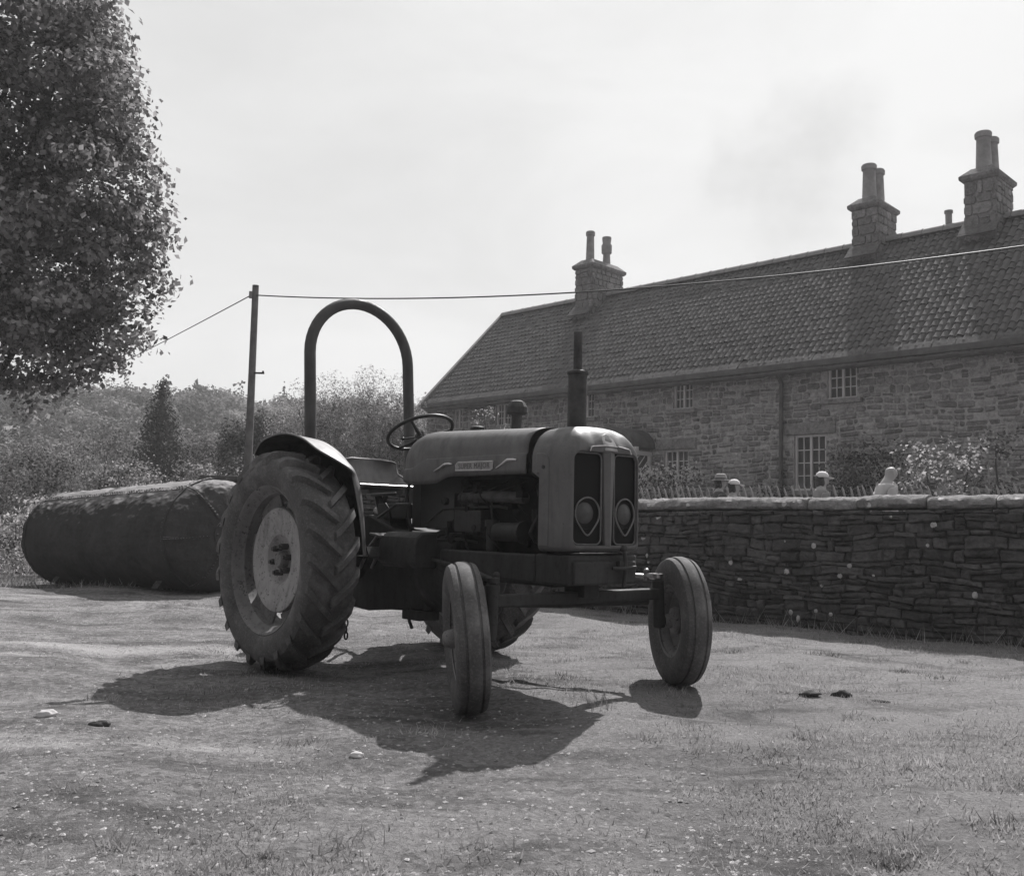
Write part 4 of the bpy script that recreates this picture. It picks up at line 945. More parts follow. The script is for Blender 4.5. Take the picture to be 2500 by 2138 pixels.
# roof: real pantiles
def pantile(x0, x1, q0, q1, flip):
    pit = math.atan2(RZ - EZ, HD); nroll = int((x1 - x0) / .145); pr = 8; ncr = int((q1 - q0) / .21)
    xs = np.linspace(x0, x1, nroll * pr + 1); ph = np.arange(nroll * pr + 1) / pr
    wave = .022 * np.sin(2 * PI * ph) + .009 * np.sin(4 * PI * ph + .8)
    rows_q, rows_h, rows_v = [], [], []
    for c in range(ncr):
        g_ = (q1 - q0) / ncr
        rows_q += [q0 + c * g_, q0 + (c + 1) * g_ + .02]; rows_h += [.034, .012]; rows_v += [c + .02, c + .98]
    V, UV, Fc = [], [], []
    jit_ = rng.normal(0, .004, (ncr, nroll + 2))
    for r_, (q_, h_, vv) in enumerate(zip(rows_q, rows_h, rows_v)):
        jj = jit_[r_ // 2][np.minimum(ph.astype(int), nroll)]
        off = h_ + wave + jj
        yy = q_ * math.cos(pit) - off * math.sin(pit); zz = q_ * math.sin(pit) + off * math.cos(pit)
        if flip: yy = 2 * HD - yy
        V.append(np.stack([xs, yy, EZ + zz], -1)); UV.append(np.stack([ph, np.full_like(ph, vv)], -1))
    V = np.concatenate(V); UV = np.concatenate(UV); n_ = len(xs)
    for r_ in range(len(rows_q) - 1):
        for j in range(n_ - 1): Fc.append((r_ * n_ + j, r_ * n_ + j + 1, (r_ + 1) * n_ + j + 1, (r_ + 1) * n_ + j))
    me = bpy.data.meshes.new('pantiles'); me.from_pydata(V.tolist(), [], Fc); me.materials.append(M['tile'])
    uv = me.uv_layers.new(name='UVMap'); li = np.zeros(len(me.loops), dtype=np.int32); me.loops.foreach_get('vertex_index', li); uv.data.foreach_set('uv', UV[li].astype(np.float32).ravel())
    me.polygons.foreach_set('use_smooth', [True] * len(me.polygons)); me.set_sharp_from_angle(angle=R(50))
    o = bpy.data.objects.new('pantiles', me); col.objects.link(o); o.parent = cot; return o
PIT = math.atan2(RZ - EZ, HD); SLOPE = math.hypot(RZ - EZ, HD)
pantile(CL0 - .12, CL1 + .1, .02, SLOPE, False); pantile(CL0 - .12, CL1 + .1, -.3, SLOPE, True)
# two courses of stone slabs along the eaves
for kq, (qa, qb, off) in enumerate(((-.44, -.10, -.005), (-.22, .10, .022))):
    mb = MB(); x = CL0 - .1
    while x < CL1:
        L = rc.uniform(.35, .75); e_ = min(x + L, CL1 + .08); o_ = off + rc.uniform(0, .014); rot = Matrix.Rotation(PIT, 3, 'X')
        qm = (qa + qb) / 2; y_ = qm * math.cos(PIT) - o_ * math.sin(PIT); z_ = EZ + qm * math.sin(PIT) + o_ * math.cos(PIT)
        mb.box(((x + e_) / 2, y_, z_), (e_ - x - .012, qb - qa + rc.uniform(-.03, .03), .035), rot); x = e_
    mb.build('eaves_slabs', M['slab'], cot, smooth=0, bevel=.006)
mb = MB(); x = CL0 - .12
while x < CL1:
    e_ = min(x + .46, CL1 + .1); mb.loft([[(xx, HD + .15 * math.cos(a), RZ - .02 + k + .15 * math.sin(a)) for a in [PI * j / 8 for j in range(9)]] for xx, k in ((x + .006, 0), (e_ - .03, .004), (e_ - .006, .012))]); x = e_
mb.build('ridge_tiles', M['ridge'], cot, smooth=40)
mb = MB()
for s_ in (0, 1):
    yA, yB = (-.32, HD) if s_ == 0 else (2 * HD + .32, HD)
    zA = EZ - .30
    mb.loft([[(x, yA, zA), (x, yB, RZ - .03), (x, yB, RZ + .10), (x, yA, zA + .13)] for x in (CL0 - .22, CL0 - .10)])
mb.build('verge_board', M['ridge'], cot)
mb = MB(); mb.loft([[(x, -.37 + .065 * math.cos(a), 4.20 + .065 * math.sin(a)) for a in [PI + PI * j / 8 for j in range(9)]] for x in (CL0 - .1, CL1 + .05)]); mb.box(((CL0 + CL1) / 2, -.12, 4.335), (CL1 - CL0, .24, .12)); gut = mb.build('gutter', M['gutter'], cot, smooth=40)
mb = MB(); mb.tube([(11.39, -.34, 4.2), (11.39, -.12, 4.0), (11.37, -.10, 3.9), (11.34, -.10, .4)], .045, 10)
for z in (3.2, 2.2, 1.2): mb.box((11.36, -.06, z), (.16, .1, .04))
mb.build('downpipe', M['gutter'], cot)
# chimneys
def chimney(x0, wx, y0, wy, zbase, zcap, pots):
    mb = MB(); rch = random.Random(int(x0 * 10)); cx, cy = x0 + wx / 2, y0 + wy / 2
    mb.box((cx, cy, (zbase + zcap) / 2), (wx - .03, wy - .03, zcap - zbase), mi=4)
    lay(mb, lambda s, z, o: (x0 + s, y0 - o, z), 0, wx, zbase, zcap, (.16, .26), (.2, .42), prot=(0, .014), gap=.012, jit=.006, rnd=rch, mats=4, inset=.012, depth=.02)
    lay(mb, lambda s, z, o: (x0 + wx + o, y0 + s, z), 0, wy, zbase, zcap, (.16, .26), (.2, .42), prot=(0, .014), gap=.012, jit=.006, rnd=rch, mats=4, inset=.012, depth=.02)
    ch = mb.build('chimney', [M['chim'], M['cstone'][1], M['chim'], M['cstone'][3], M['dress']], cot, smooth=0)
    mb = MB(); rect = lambda e_, z: [(x0 - e_, y0 - e_, z), (x0 + wx + e_, y0 - e_, z), (x0 + wx + e_, y0 + wy + e_, z), (x0 - e_, y0 + wy + e_, z)]
    mb.loft([rect(.02, zcap), rect(.07, zcap + .05), rect(.075, zcap + .12), rect(-.12, zcap + .30)]); mb.build('chimney_cap', M['chim'], ch, bevel=.01, smooth=0)
    mb = MB(); mb.box((cx, y0 - .1, zbase + .32), (wx + .1, .5, .03), Matrix.Rotation(PIT, 3, 'X')); mb.build('flashing', M['slab'], ch)
    for px, py, hgt, rr_, kind in pots:
        mb = MB(); z = zcap + .2
        if kind == 0: pr_ = [(z, rr_ * 1.15), (z + .08, rr_ * 1.1), (z + .1, rr_), (z + hgt - .14, rr_ * .86), (z + hgt - .12, rr_ * 1.05), (z + hgt - .03, rr_ * 1.08), (z + hgt, rr_ * .95), (z + hgt, rr_ * .7), (z + .2, rr_ * .7)]
        else: pr_ = [(z, rr_ * 1.05), (z + hgt * .45, rr_ * .85), (z + hgt * .5, rr_ * 1.25), (z + hgt * .74, rr_ * 1.3), (z + hgt * .8, rr_), (z + hgt * .96, rr_ * 1.15), (z + hgt, rr_ * 1.1), (z + hgt, rr_ * .7), (z + .2, rr_ * .6)]
        mb.lathe(pr_, (x0 + px, y0 + py, 0), n=18); mb.build('chimney_pot', M['pot'], ch, smooth=40)
chimney(3.42, .64, HD - .75, 1.4, 6.75, 8.28, [(.32, .28, .95, .125, 0), (.32, 1.02, .95, .12, 1)])
chimney(11.62, .62, HD - .5, .98, 7.0, 8.30, [(.31, .27, .9, .16, 0), (.31, .70, .9, .16, 0)])
chimney(14.1, .66, HD - .5, 1.0, 7.0, 8.38, [(.33, .28, .9, .16, 0), (.33, .72, .9, .16, 0)])
chimney(17.4, .62, HD - .5, .98, 7.0, 8.30, [(.31, .27, .9, .16, 0), (.31, .70, .9, .16, 0)])
mb = MB(); mb.lathe([(7.5, .07), (8.0, .07), (8.0, .09), (8.06, .09), (8.06, .001)], (13.55, HD + .15, 0), n=14); mb.build('vent_pipe', M['pot'], cot)

# ------------------------------------------------------------------ picket fence in the garden
fo = W0 + WN * 4.6
fence = empty('picket_fence', (float(fo[0]), float(fo[1]), 0), math.atan2(WD[1], WD[0])); tag(fence, 'row of grey pointed pickets leaning along the garden path', 'fence')
rp2 = random.Random(9); cnt = 0; s = -2.2
while s < 4.4 and cnt < 95:
    x, y = fo + WD * s; zg = float(gz(x, y)); top = 1.645 + rp2.uniform(-.03, .03); ln = -.30 + rp2.uniform(-.06, .06)
    mb = MB(); hw = .014; mb.loft([[(s + ln * (z - 1.2) + e * hw * k, d, z) for e, d in ((-1, -.008), (1, -.008), (1, .008), (-1, .008))] for z, k in ((zg - .05, 1), (top - .06, 1), (top, .25))])
    mb.build('picket', M['picket'], fence, smooth=0); s += .108 + rp2.uniform(-.01, .014); cnt += 1
mb = MB()
for z in (.75, 1.2): mb.box((1.1, .03, z + .2), (6.8, .025, .05))
mb.build('rail', M['picket'], fence)

# ------------------------------------------------------------------ plants
def leaves(P, N, size, aspect=.62, jitter=.8):
    """one folded quad per leaf; returns (4n,3)"""
    n = len(P); N = N + rng.normal(0, jitter, (n, 3)); N /= np.linalg.norm(N, axis=1, keepdims=True) + 1e-9
    t = rng.normal(0, 1, (n, 3)); t -= N * (t * N).sum(1, keepdims=True); t /= np.linalg.norm(t, axis=1, keepdims=True) + 1e-9
    b = np.cross(N, t); sz = (size * (.6 + .8 * rng.random(n)))[:, None]
    a = P - t * sz * .5; c = P + t * sz * .5; l = P - b * sz * .5 * aspect + N * sz * .12; r_ = P + b * sz * .5 * aspect + N * sz * .12
    return np.stack([a, l, c, r_], 1).reshape(-1, 3)
def cloud(lobes, dens, size, shell=.55, aspect=.62, nm=3, wts=None, jitter=.8, clump=0):
    Vs, ms = [], []
    for c, rad in lobes:
        rad = np.array(rad if hasattr(rad, '__len__') else (rad,) * 3, float)
        n = max(8, int(dens * (rad[0] * rad[1] + rad[1] * rad[2] + rad[0] * rad[2]) / 3 * 12.6))
        d = rng.normal(0, 1, (n, 3)); d /= np.linalg.norm(d, axis=1, keepdims=True)
        k = 1.08 - shell * rng.random(n) ** 1.6
        P = np.array(c) + d * rad * k[:, None] + rng.normal(0, size * .4, (n, 3))
        if clump:
            nc = max(4, n // clump); ci = rng.integers(0, nc, n); d = d[ci]; P = P[ci] + rng.normal(0, 1, (n, 3)) * np.array((1.1, 1.1, .7)) * size * 1.25
        nn = d / rad; nn /= np.linalg.norm(nn, axis=1, keepdims=True); nn[:, 2] += .35
        Vs.append(leaves(P, nn, size, aspect, jitter)); ms.append(rng.choice(nm, n, p=wts))
    return np.concatenate(Vs), np.concatenate(ms)
def shift(V, o): return V - np.array(o)
def limb(mb, p, q_, r0, r1, wob=.1, n=6):
    p, q_ = Vector(p), Vector(q_); pts = [p.lerp(q_, i / n) + Vector((random.uniform(-wob, wob), random.uniform(-wob, wob), 0)) * (0 < i < n) for i in range(n + 1)]
    mb.tube(pts, [r0 + (r1 - r0) * i / n for i in range(n + 1)], 8)
def tree(name, base, lobes, dens, size, mats, wts, label, cat, trunk_r, ttop, nlimb=8, group=None, shell=.55, aspect=.62, crown='crown', tm='bark', jitter=.8, clump=0):
    r = empty(name, base); tag(r, label, cat, group)
    V, mi = cloud(lobes, dens, size, shell, aspect, len(mats), wts, jitter, clump)
    fastmesh(crown, shift(V, base), 4, mats, mi, r)
    mb = MB(); t = Vector(ttop) - Vector(base); limb(mb, (0, 0, -.1), t, trunk_r, trunk_r * .45, trunk_r * .4)
    for i in range(min(nlimb, len(lobes))):
        c = Vector(lobes[i * max(1, len(lobes) // max(1, nlimb)) % len(lobes)][0]) - Vector(base); st_ = Vector((0, 0, 0)).lerp(t, random.uniform(.45, .95)); limb(mb, st_, c, trunk_r * .4, trunk_r * .1, trunk_r * .6)
    mb.build('trunk', M[tm], r, smooth=60); return r

# unprojection of crown outlines at a stated depth (scan pixels, see calibration)
def at(px, py, y):
    d = F + Rv * ((px - 1036) / 1950) - Uv * ((py - 886) / 1950); k = y / d.y; return np.array((d.x * k, y, CAMH + d.z * k))
S16 = 16 / 1950
edge = [(212, 235, 66), (228, 300, 62), (252, 350, 78), (262, 410, 78), (285, 470, 74), (278, 540, 72), (235, 595, 62), (252, 655, 64), (225, 705, 58), (196, 728, 50), (140, 742, 48), (90, 765, 42), (185, 165, 75), (165, 90, 80), (140, 10, 90), (60, -60, 95), (-40, -100, 100), (130, 660, 72), (180, 640, 62), (60, 650, 80), (110, 600, 80), (100, 310, 80), (60, 360, 80), (150, 250, 80), (20, 560, 80), (150, 700, 55), (85, 800, 18), (60, 830, 22), (30, 770, 50), (-40, 750, 60), (-130, 720, 70)]
lob = []
for (px, py, rr_) in edge: lob.append((at(px, py, 16 + random.uniform(-.5, .5)), rr_ * S16 * np.array((1, 1, .85))))
for i in range(190):
    px = random.uniform(-360, 240); py = random.uniform(-60, 720); dd = random.uniform(-2.2, 1.6)
    if ((px + 80) / 380) ** 2 + ((py - 330) / 430) ** 2 > 1: continue
    lob.append((at(px, py, 16 + dd * (1 - abs(px + 60) / 700)), random.uniform(45, 80) * S16 * np.array((1, 1, .8))))
base = at(-60, 0, 16.); base[2] = 0
tree('sycamore_tree', tuple(base), lob, 150, .10, [M['leaf1'], M['leaf2'], M['leaf3']], [.5, .28, .22], 'large broadleaf tree with dense dark foliage filling the upper left corner', 'tree', .24, tuple(base + np.array((.3, 0, 4.6))), 14, shell=.75, aspect=.8, jitter=.6, clump=22)

# conifer, willow and scrub beyond the yard
def cone_lobes(c, h, r, n):
    out = []
    for i in range(n):
        t = (i + .5) / n; k = int(3 + 5 * (1 - t))
        for j in range(k):
            a = 2 * PI * j / k + i; rad = r * (1 - t) ** .85
            out.append((np.array((c[0] + math.cos(a) * rad * .6, c[1] + math.sin(a) * rad * .6, c[2] + h * (.06 + t * .92))), np.array((rad * .42 + .12, rad * .42 + .12, h / n * .75))))
    return out
def gpt(px, y): p = at(px, 900, y); p[2] = float(gz(p[0], p[1])); return p
b = gpt(322, 35.); H_ = at(322, 765, 35.)[2] - b[2]
tree('conifer_tree', tuple(b), cone_lobes(b, H_, 1.75, 10), 110, .10, [M['conifer'], M['scrub3']], [.8, .2], 'dark pointed conifer standing alone in pale scrub below the wooded hill', 'conifer', .14, tuple(b + np.array((0, 0, H_ * .95))), 0, shell=.8)
def willow(px0, px1, tops, y, name, label, group=None, mats=('willow1', 'willow2', 'scrub1'), size=.065):
    lobes = []
    for px, py in tops:
        top = at(px, py - (26 if mats[0] == 'willow1' else 0), y)[2]; g = gpt(px, y)
        for k in range(5):
            f_ = k / 5; zc = g[2] + (top - g[2]) * (.30 + .6 * f_); w_ = .62 * (1 - f_) ** .6 + .16
            lobes.append((np.array((g[0] + random.uniform(-.15, .15), y + random.uniform(-.9, .9) * (1 - f_), zc)), np.array((w_, w_, (top - g[2]) * .14 + .1))))
    bb = gpt((px0 + px1) / 2, y)
    group = group or ('feathery willows' if name == 'willow_tree' else None); tree(name, tuple(bb), lobes, 230, size, [M[m_] for m_ in mats], [.4, .35, .25], label, 'tree', .13, tuple(bb + np.array((0, 0, 2.5))), 12, group, shell=.95, aspect=.35)
willow(565, 700, [(575, 812), (600, 770), (622, 785), (645, 762), (672, 752), (695, 775), (585, 850), (560, 870)], 26., 'willow_tree', 'feathery pale willow seen through the roll bar, left one of the pair')
willow(700, 830, [(715, 770), (738, 742), (752, 744), (775, 752), (798, 775), (812, 760), (828, 800), (845, 830)], 26.6, 'willow_tree', 'feathery pale willow seen through the roll bar, taller right one of the pair')
willow(460, 560, [(470, 830), (500, 822), (530, 815), (548, 822), (565, 830)], 33., 'thicket_tree', 'dark bushy tree behind the slim utility pole', None, ('scrub3', 'scrub1', 'conifer'), .14)

def bush(name, px, y, top, wpx, label, mats, wts, size, dens=34, squash=1., cat='shrub', nl=14, z0=None, group=None, aspect=.62):
    g = gpt(px, y); 
    if z0 is not None: g[2] = z0
    h = at(px, top, y)[2] - g[2]; w_ = wpx * y / 1950 / 2; lobes = []; rb_ = random.Random(px + int(top))
    for i in range(nl):
        a = rb_.uniform(0, 2 * PI); q_ = math.sqrt(rb_.random()); zz = rb_.uniform(.10, .82) * h; k = math.sqrt(max(.05, 1 - (zz / h) ** 2.2))
        lr = rb_.uniform(.24, .4) * min(w_, h * .8)
        lobes.append((np.array((g[0] + math.cos(a) * q_ * (w_ - lr * .6) * k, g[1] + math.sin(a) * q_ * w_ * .7 * k, g[2] + min(zz, h - lr * .9))), np.array((lr, lr, lr * .85))))
    for i in range(8):
        a = 2 * PI * i / 8; lr = .30 * min(w_, h); lobes.append((np.array((g[0] + math.cos(a) * w_ * .62, g[1] + math.sin(a) * w_ * .5, g[2] + lr * .75)), np.array((lr, lr, lr))))
    r = empty(name, tuple(g)); tag(r, label, cat, group or 'bushes between the yard and the hill')
    V, mi = cloud(lobes, dens, size, .8, aspect, len(mats), wts, .42, 10); fastmesh('foliage', shift(V, g), 4, [M[m_] for m_ in mats], mi, r)
    mb = MB()
    for i in range(5): limb(mb, (random.uniform(-.1, .1) * w_, random.uniform(-.1, .1) * w_, -.05), Vector(lobes[i][0]) - Vector(g), .018 * max(h, .6), .006, .02)
    mb.build('stem', M['bark'], r); return r
B = bush
B('flowering_shrub', 60, 18.2, 965, 190, 'pale flowering shrub behind the left end of the tank', ['bright', 'flower', 'scrub2'], [.5, .3, .2], .07, 110)
B('flowering_shrub', 150, 17.6, 952, 210, 'pale leafy shrub rising above the top of the tank', ['bright', 'flower', 'scrub2'], [.5, .3, .2], .07, 110)
B('shrub', 258, 17.8, 925, 140, 'dark rounded shrub behind the middle of the tank', ['scrub3', 'scrub1', 'conifer'], [.5, .2, .3], .06, 100)
B('shrub', 110, 20.5, 900, 230, 'dark shadowed bush behind the pale flowering shrubs', ['scrub3', 'scrub1', 'conifer'], [.5, .3, .2], .07, 90)
B('shrub', 330, 18., 915, 190, 'mid grey leafy shrub right of the dark rounded one', ['bright', 'scrub1', 'scrub2'], [.3, .3, .4], .06, 110)
B('shrub', 440, 18.5, 903, 170, 'pale leafy hedge shrub beside the utility pole', ['bright', 'scrub2', 'scrub1'], [.35, .35, .3], .06, 110)
B('shrub', 265, 21., 888, 150, 'tall pale shrub in front of the conifer', ['scrub2', 'bright', 'scrub1'], [.4, .3, .3], .065, 100)
B('shrub', 395, 24., 890, 150, 'loose grey bush behind the hedge shrubs', ['scrub2', 'scrub1', 'scrub3'], [.4, .4, .2], .07, 90)
B('shrub', 560, 22., 905, 170, 'bush half hidden behind the rear fender', ['scrub1', 'scrub2', 'scrub3'], [.4, .3, .3], .07, 90)
B('shrub', 690, 21., 905, 220, 'low bush below the willows behind the seat', ['scrub1', 'scrub3', 'scrub2'], [.4, .3, .3], .07, 90)
B('shrub', 480, 28., 862, 130, 'dark bush left of the pole below the hill', ['scrub3', 'scrub1', 'conifer'], [.5, .3, .2], .085, 80)
B('shrub', 100, 30., 850, 260, 'big soft pale bush below the hill at far left', ['scrub2', 'scrub1', 'scrub3'], [.5, .35, .15], .085, 80, nl=22)
B('shrub', 215, 33., 835, 220, 'big soft pale bush left of the conifer', ['scrub2', 'scrub1', 'scrub3'], [.5, .35, .15], .09, 80, nl=22)
B('shrub', 420, 36., 845, 200, 'big pale bush right of the conifer', ['scrub2', 'scrub1', 'scrub3'], [.45, .35, .2], .09, 80, nl=22)
B('shrub', 10, 24., 870, 200, 'tall grey bush at the far left edge', ['scrub2', 'scrub1', 'scrub3'], [.4, .4, .2], .075, 90, nl=20)
# cottage garden
def garden(name, s, off, h, w_, label, mats, wts, size, dens=50, nl=14, cat='shrub', z0=.55):
    u = np.array((.7071, -.7071)); n_ = np.array((-.7071, -.7071)); p = np.array((-2.4, 27.95)) + u * s + n_ * off; g = np.array((p[0], p[1], float(gz(p[0], p[1]))))
    lobes = []; rb_ = random.Random(int(s * 100))
    for i in range(nl):
        lr = rb_.uniform(.22, .38) * min(w_ / 2, h) + .06
        lobes.append((np.array((g[0] + u[0] * rb_.uniform(-.5, .5) * (w_ - lr), g[1] + u[1] * rb_.uniform(-.5, .5) * (w_ - lr), g[2] + rb_.uniform(.15, 1.) * (h - lr))), np.array((lr, lr, lr))))
    r = empty(name, tuple(g)); tag(r, label, cat, 'plants in the cottage garden')
    V, mi = cloud(lobes, dens * 2.2, size * .68, .8, .62, len(mats), wts, .5, 8); fastmesh('foliage', shift(V, g), 4, [M[m_] for m_ in mats], mi, r)
    mb = MB()
    for i in range(4): limb(mb, (0, 0, -.05), Vector(lobes[i][0]) - Vector(g), .03, .01, .03)
    mb.build('stem', M['bark'], r)
garden('flowering_shrub', 4.36, 1.5, 3.3, 1.15, 'tall pale flowering bush in front of the left half of the cottage', ['bright', 'flower', 'scrub2'], [.45, .3, .25], .075, 60, 18)
garden('hydrangea', 9.15, 1.4, 1.72, .95, 'pale hydrangea below the cottage window, left of the pair', ['flower', 'scrub1', 'scrub3'], [.6, .25, .15], .11, 70, 18)
garden('hydrangea', 9.85, 1.4, 1.66, .85, 'pale hydrangea below the cottage window, right of the pair', ['flower', 'scrub1', 'scrub3'], [.6, .25, .15], .11, 70, 18)
garden('climbing_plant', 12.8, .35, 2.2, .95, 'loose pale climber growing over the ground floor window', ['bright', 'scrub2', 'scrub1'], [.5, .35, .15], .10, 60, 20, 'plant')
garden('shrub', 13.75, 1.2, 2.0, 1.7, 'dark leafy shrub against the cottage wall behind the bald man', ['scrub3', 'scrub1', 'conifer'], [.45, .35, .2], .085, 48, 18)
garden('shrub', 11.7, 1.2, 1.35, .9, 'low dark shrub at the foot of the downpipe', ['scrub3', 'scrub1', 'scrub2'], [.45, .35, .2], .08, 44)
garden('rose_bush', 15.6, 2.6, 1.95, 1.7, 'pale leafy rose bush at the right of the garden', ['bright', 'scrub1', 'flower'], [.4, .5, .1], .10, 36, 22, 'bush')
garden('rose_bush', 15.95, 1.3, 2.2, 1.0, 'tall rose bush at the right edge of the cottage front', ['bright', 'scrub1', 'flower'], [.4, .5, .1], .10, 36, 22, 'bush')
garden('shrub', 5.6, 1.3, 1.9, 1.2, 'dark shrub by the left porch of the cottage', ['scrub3', 'scrub1', 'conifer'], [.45, .35, .2], .085, 40)

# wooded hill: one mass of far crowns
Vs, ms = [], []
for i in range(520):
    yy = random.uniform(48, 128) if random.random() < .75 else random.uniform(116, 134); xx = random.uniform(-.62, .10) * yy * 1.05 - 2
    g = float(gz(xx, yy)); h = random.uniform(2.2, 4.6) * (1.15 if yy > 112 else .95); con = random.random() < (.45 if yy > 108 else .12)
    sz = .10 + .0026 * yy
    if con: lb = [(np.array((xx, yy, g + h * t)), np.array((1.1 * (1.08 - t), 1.1 * (1.08 - t), h * .22))) for t in (.2, .42, .64, .85, 1.0)]; wts = [.1, .1, .3, .5]
    else:
        lb = [(np.array((xx + random.uniform(-1, 1), yy + random.uniform(-1, 1), g + h * random.uniform(.35, .8))), np.array((1.25, 1.25, 1.0)) * random.uniform(.7, 1.15)) for _ in range(5)]
        k = random.random(); wts = [.85, .1, .05, 0] if k < .4 else ([.1, .88, .02, 0] if k < .75 else [.1, 0, .8, .1])
    V, mi = cloud(lb, 3.2 / sz, sz, .5, .8, 4, wts, .38); Vs.append(V); ms.append(mi)
tag(fastmesh('hillside_wood', np.concatenate(Vs), 4, [M['scrub1'], M['scrub2'], M['scrub3'], M['conifer']], np.concatenate(ms)), kind='stuff')

# ------------------------------------------------------------------ people on the garden path
def skin(name, nodes, edges, mat, parent, sub_=2, smooth=True, extra=None):
    me = bpy.data.meshes.new(name + '_rig'); me.from_pydata([n_[0] for n_ in nodes], edges, [])
    tmp = bpy.data.objects.new(name + '_rig', me); col.objects.link(tmp)
    md = tmp.modifiers.new('Skin', 'SKIN'); md.use_smooth_shade = True; sdm = tmp.modifiers.new('Sub', 'SUBSURF'); sdm.levels = sub_; sdm.render_levels = sub_
    for v, n_ in zip(me.skin_vertices[0].data, nodes): v.radius = n_[1] if isinstance(n_[1], tuple) else (n_[1], n_[1])
    me.skin_vertices[0].data[0].use_root = True
    bpy.context.view_layer.update(); ev = tmp.evaluated_get(bpy.context.evaluated_depsgraph_get()); out = bpy.data.meshes.new_from_object(ev); bpy.data.objects.remove(tmp)
    out.name = name; out.materials.clear(); out.materials.append(mat)
    if extra:
        bm = bmesh.new(); bm.from_mesh(out); t2 = bpy.data.meshes.new('t'); t2.from_pydata(extra.v, [], extra.f); bm.from_mesh(t2); bmesh.ops.recalc_face_normals(bm, faces=bm.faces); bm.to_mesh(out); bm.free(); bpy.data.meshes.remove(t2)
    out.polygons.foreach_set('use_smooth', [True] * len(out.polygons))
    o = bpy.data.objects.new(name, out); col.objects.link(o); o.parent = parent; return o
M['skin_'] = simple('skin', .40, .08, 8, .6, .05); M['hair'] = simple('dark_hair', .05, .3, 40, .6, .2); M['cloth_l'] = simple('pale_cloth', .5, .12, 6, .9, .1); M['cloth_g'] = simple('grey_cloth', .27, .15, 6, .9, .1); M['cloth_d'] = simple('dark_cloth', .07, .2, 6, .9, .1); M['cap'] = simple('white_cap', .7, .06, 6, .85, .05); M['hatm'] = simple('grey_hat', .33, .1, 6, .9, .1)
def person(x, y, rz, H_, topz, label, top, legs, hair=None, hat=None, scarf=False, bend=.0):
    """local +x is the way the person faces"""
    k = H_ / 1.75; g = topz - H_; p = empty('person', (x, y, g), rz); tag(p, label, 'person', 'walkers on the garden path'); p.scale = (k, k, k)
    f = bend
    nd = [((0, 0, .95), (.125, .15)), ((.0, 0, 1.12), (.105, .14)), ((.01 + f * .1, 0, 1.30), (.115, .165)), ((.0 + f * .25, 0, 1.43), (.085, .13)), ((.0 + f * .35, 0, 1.485), (.078, .085)), ((.015 + f * .5, 0, 1.53), (.072, .070)), ((.05 + f * .6, 0, 1.59), (.092, .074)), ((.03 + f * .65, 0, 1.66), (.098, .080)), ((.015 + f * .65, 0, 1.72), (.070, .060))]
    ed = [(i, i + 1) for i in range(8)]
    def chain(start, pts):
        prev = start
        for q_ in pts: nd.append(q_); ed.append((prev, len(nd) - 1)); prev = len(nd) - 1
        return prev
    wrists = []
    for s_ in (-1, 1):
        chain(0, [((0.0, s_ * .10, .86), .085), ((.04 * s_, s_ * .10, .50), .055), ((.06 * s_, s_ * .10, .47), .055), ((.0 + .08 * s_, s_ * .10, .10), .036), ((.0 + .08 * s_, s_ * .10, .05), .036), ((.16 + .08 * s_, s_ * .11, .03), .03)])
        wv = chain(3, [((f * .25, s_ * .19, 1.41), .062), ((-.02 + f * .2, s_ * .225, 1.14), .044), ((.12, s_ * .20, .95), .03), ((.16, s_ * .19, .90), .034)]); wrists.append((nd[wv][0], s_))
    chain(6, [((.135 + f * .6, 0, 1.605), .014)])
    ex_ = MB()
    for (wp, s_) in wrists:
        for i in range(4):
            b0 = Vector(wp) + Vector((.02, (i - 1.5) * .02, -.02)); L_ = (.07, .08, .075, .055)[i]; ex_.tube([b0, b0 + Vector((.02, 0, -L_ * .5)), b0 + Vector((.01, 0, -L_))], [.009, .008, .006], 6)
        b0 = Vector(wp) + Vector((.01, -s_ * .03, .0)); ex_.tube([b0, b0 + Vector((.03, -s_ * .02, -.03)), b0 + Vector((.045, -s_ * .015, -.055))], [.011, .009, .007], 6)
    hx = .035 + f * .63
    for s_ in (-1, 1): ex_.ball((hx, s_ * .078, 1.635), (.022, .01, .032), 8); ex_.ball((hx + .075, s_ * .03, 1.648), .011, 8)
    body = skin('body', nd, ed, M['skin_'], p, 2, extra=ex_)
    tn = [((0, 0, .88), (.15, .175)), ((0, 0, .95), (.145, .17)), ((.0, 0, 1.12), (.125, .16)), ((.01 + f * .1, 0, 1.30), (.135, .185)), ((.0 + f * .25, 0, 1.43), (.105, .15)), ((.005 + f * .3, 0, 1.475), (.07, .075))]
    te = [(i, i + 1) for i in range(5)]
    for s_ in (-1, 1):
        tn += [((f * .25, s_ * .195, 1.41), .08), ((-.02 + f * .2, s_ * .23, 1.14), .062), ((.10, s_ * .205, .98), .048)]; n0 = len(tn) - 3; te += [(4, n0), (n0, n0 + 1), (n0 + 1, n0 + 2)]
    skin('shirt', tn, te, M[top], p)
    ln = [((0, 0, .97), (.14, .165)), ((0, 0, .88), (.135, .16))]; le = [(0, 1)]
    for s_ in (-1, 1):
        ln += [((0, s_ * .10, .80), .10), ((.05 * s_, s_ * .10, .48), .072), ((.08 * s_, s_ * .10, .12), .055)]; n0 = len(ln) - 3; le += [(1, n0), (n0, n0 + 1), (n0 + 1, n0 + 2)]
    skin('trousers', ln, le, M[legs], p)
    if hair:
        mb = MB(); mb.ball((hx - .045, 0, 1.655), (.085, .085, .085), 14); mb.ball((hx - .05, 0, 1.58), (.06, .075, .11), 12); mb.ball((hx - .03, -.062, 1.60), (.045, .03, .09), 10); mb.ball((hx - .03, .062, 1.60), (.045, .03, .09), 10); mb.build('hair', M['hair'], p, smooth=60)
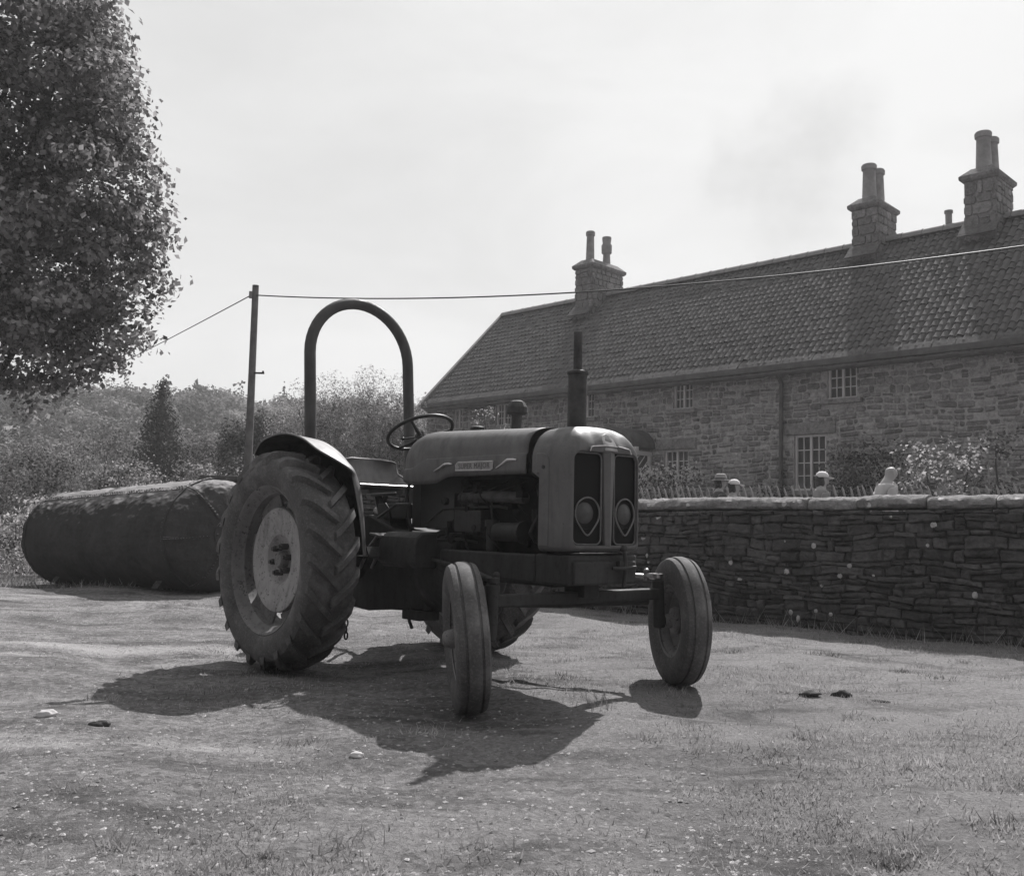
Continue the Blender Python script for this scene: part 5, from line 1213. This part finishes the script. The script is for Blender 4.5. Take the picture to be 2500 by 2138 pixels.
    if hair is None:
        mb = MB(); mb.tube([(hx + .02, -.07, 1.485), (hx + .09, 0, 1.44), (hx + .02, .07, 1.485)], .016, 8); mb.build('collar', M['cap'], p)
    if hat == 'cap':
        mb = MB(); mb.lathe([(1.672, .108), (1.70, .106), (1.74, .088), (1.765, .05), (1.772, .001)], (hx - .01, 0, 0), n=24); c_ = mb.build('cap', M['cap'], p, smooth=60)
        mb = MB(); mb.loft([[(hx + .06, y_, 1.682) for y_ in (-.085, -.04, 0, .04, .085)], [(hx + .14 - .3 * abs(y_), y_ * .95, 1.674) for y_ in (-.085, -.04, 0, .04, .085)], [(hx + .185 - 4 * y_ * y_, y_ * .85, 1.658 - 1.5 * y_ * y_) for y_ in (-.085, -.04, 0, .04, .085)]], False, False, closed=False); mb.build('peak', M['cap'], c_, solid=.006)
    if hat == 'hat':
        mb = MB(); mb.lathe([(1.665, .165), (1.675, .16), (1.682, .112), (1.74, .10), (1.775, .085), (1.785, .06), (1.788, .001)], (hx - .005, 0, 0), n=28); hh = mb.build('hat', M['hatm'], p, smooth=40)
        mb = MB(); mb.lathe([(1.684, .1135), (1.708, .109)], (hx - .005, 0, 0), n=28); mb.build('hat_band', M['cloth_d'], hh, solid=.004)
    if scarf:
        mb = MB(); mb.tube([(hx - .06, -.06, 1.47), (hx - .02, -.10, 1.44), (hx + .07, -.07, 1.38), (hx + .10, -.04, 1.26)], .03, 8); mb.build('scarf', M['cap'], p)
    return p
person(4.95, 12.8, .1, 1.62, 1.87, 'bald man in a pale shirt looking down behind the garden wall', 'cloth_l', 'cloth_d', bend=.12)
person(4.50, 14.0, .05, 1.55, 1.82, 'woman in a white peaked cap with dark hair and grey top behind the wall', 'cloth_g', 'cloth_d', True, 'cap', True)
person(3.13, 14.5, .0, 1.50, 1.77, 'walker in a grey brimmed hat and dark jacket behind the wall', 'cloth_d', 'cloth_d', True, 'hat')
person(3.36, 14.6, .0, 1.45, 1.71, 'walker in a pale peaked cap beside the one in the brimmed hat', 'cloth_l', 'cloth_g', True, 'cap')

# ------------------------------------------------------------------ the air between the yard and the hill
mb = MB(); mb.box((0, 60, 14.5), (360, 200, 33))
hm = bpy.data.materials.new('haze_air'); hm.use_nodes = True; ht = hm.node_tree; ht.nodes.clear(); ho_ = ht.nodes.new('ShaderNodeOutputMaterial'); pv_ = ht.nodes.new('ShaderNodeVolumePrincipled')
pv_.inputs['Color'].default_value = (.92, .92, .92, 1); pv_.inputs['Density'].default_value = .0012; pv_.inputs['Anisotropy'].default_value = .3; ht.links.new(pv_.outputs[0], ho_.inputs['Volume'])
hz = mb.build('haze', hm, None, smooth=0); tag(hz, kind='stuff')
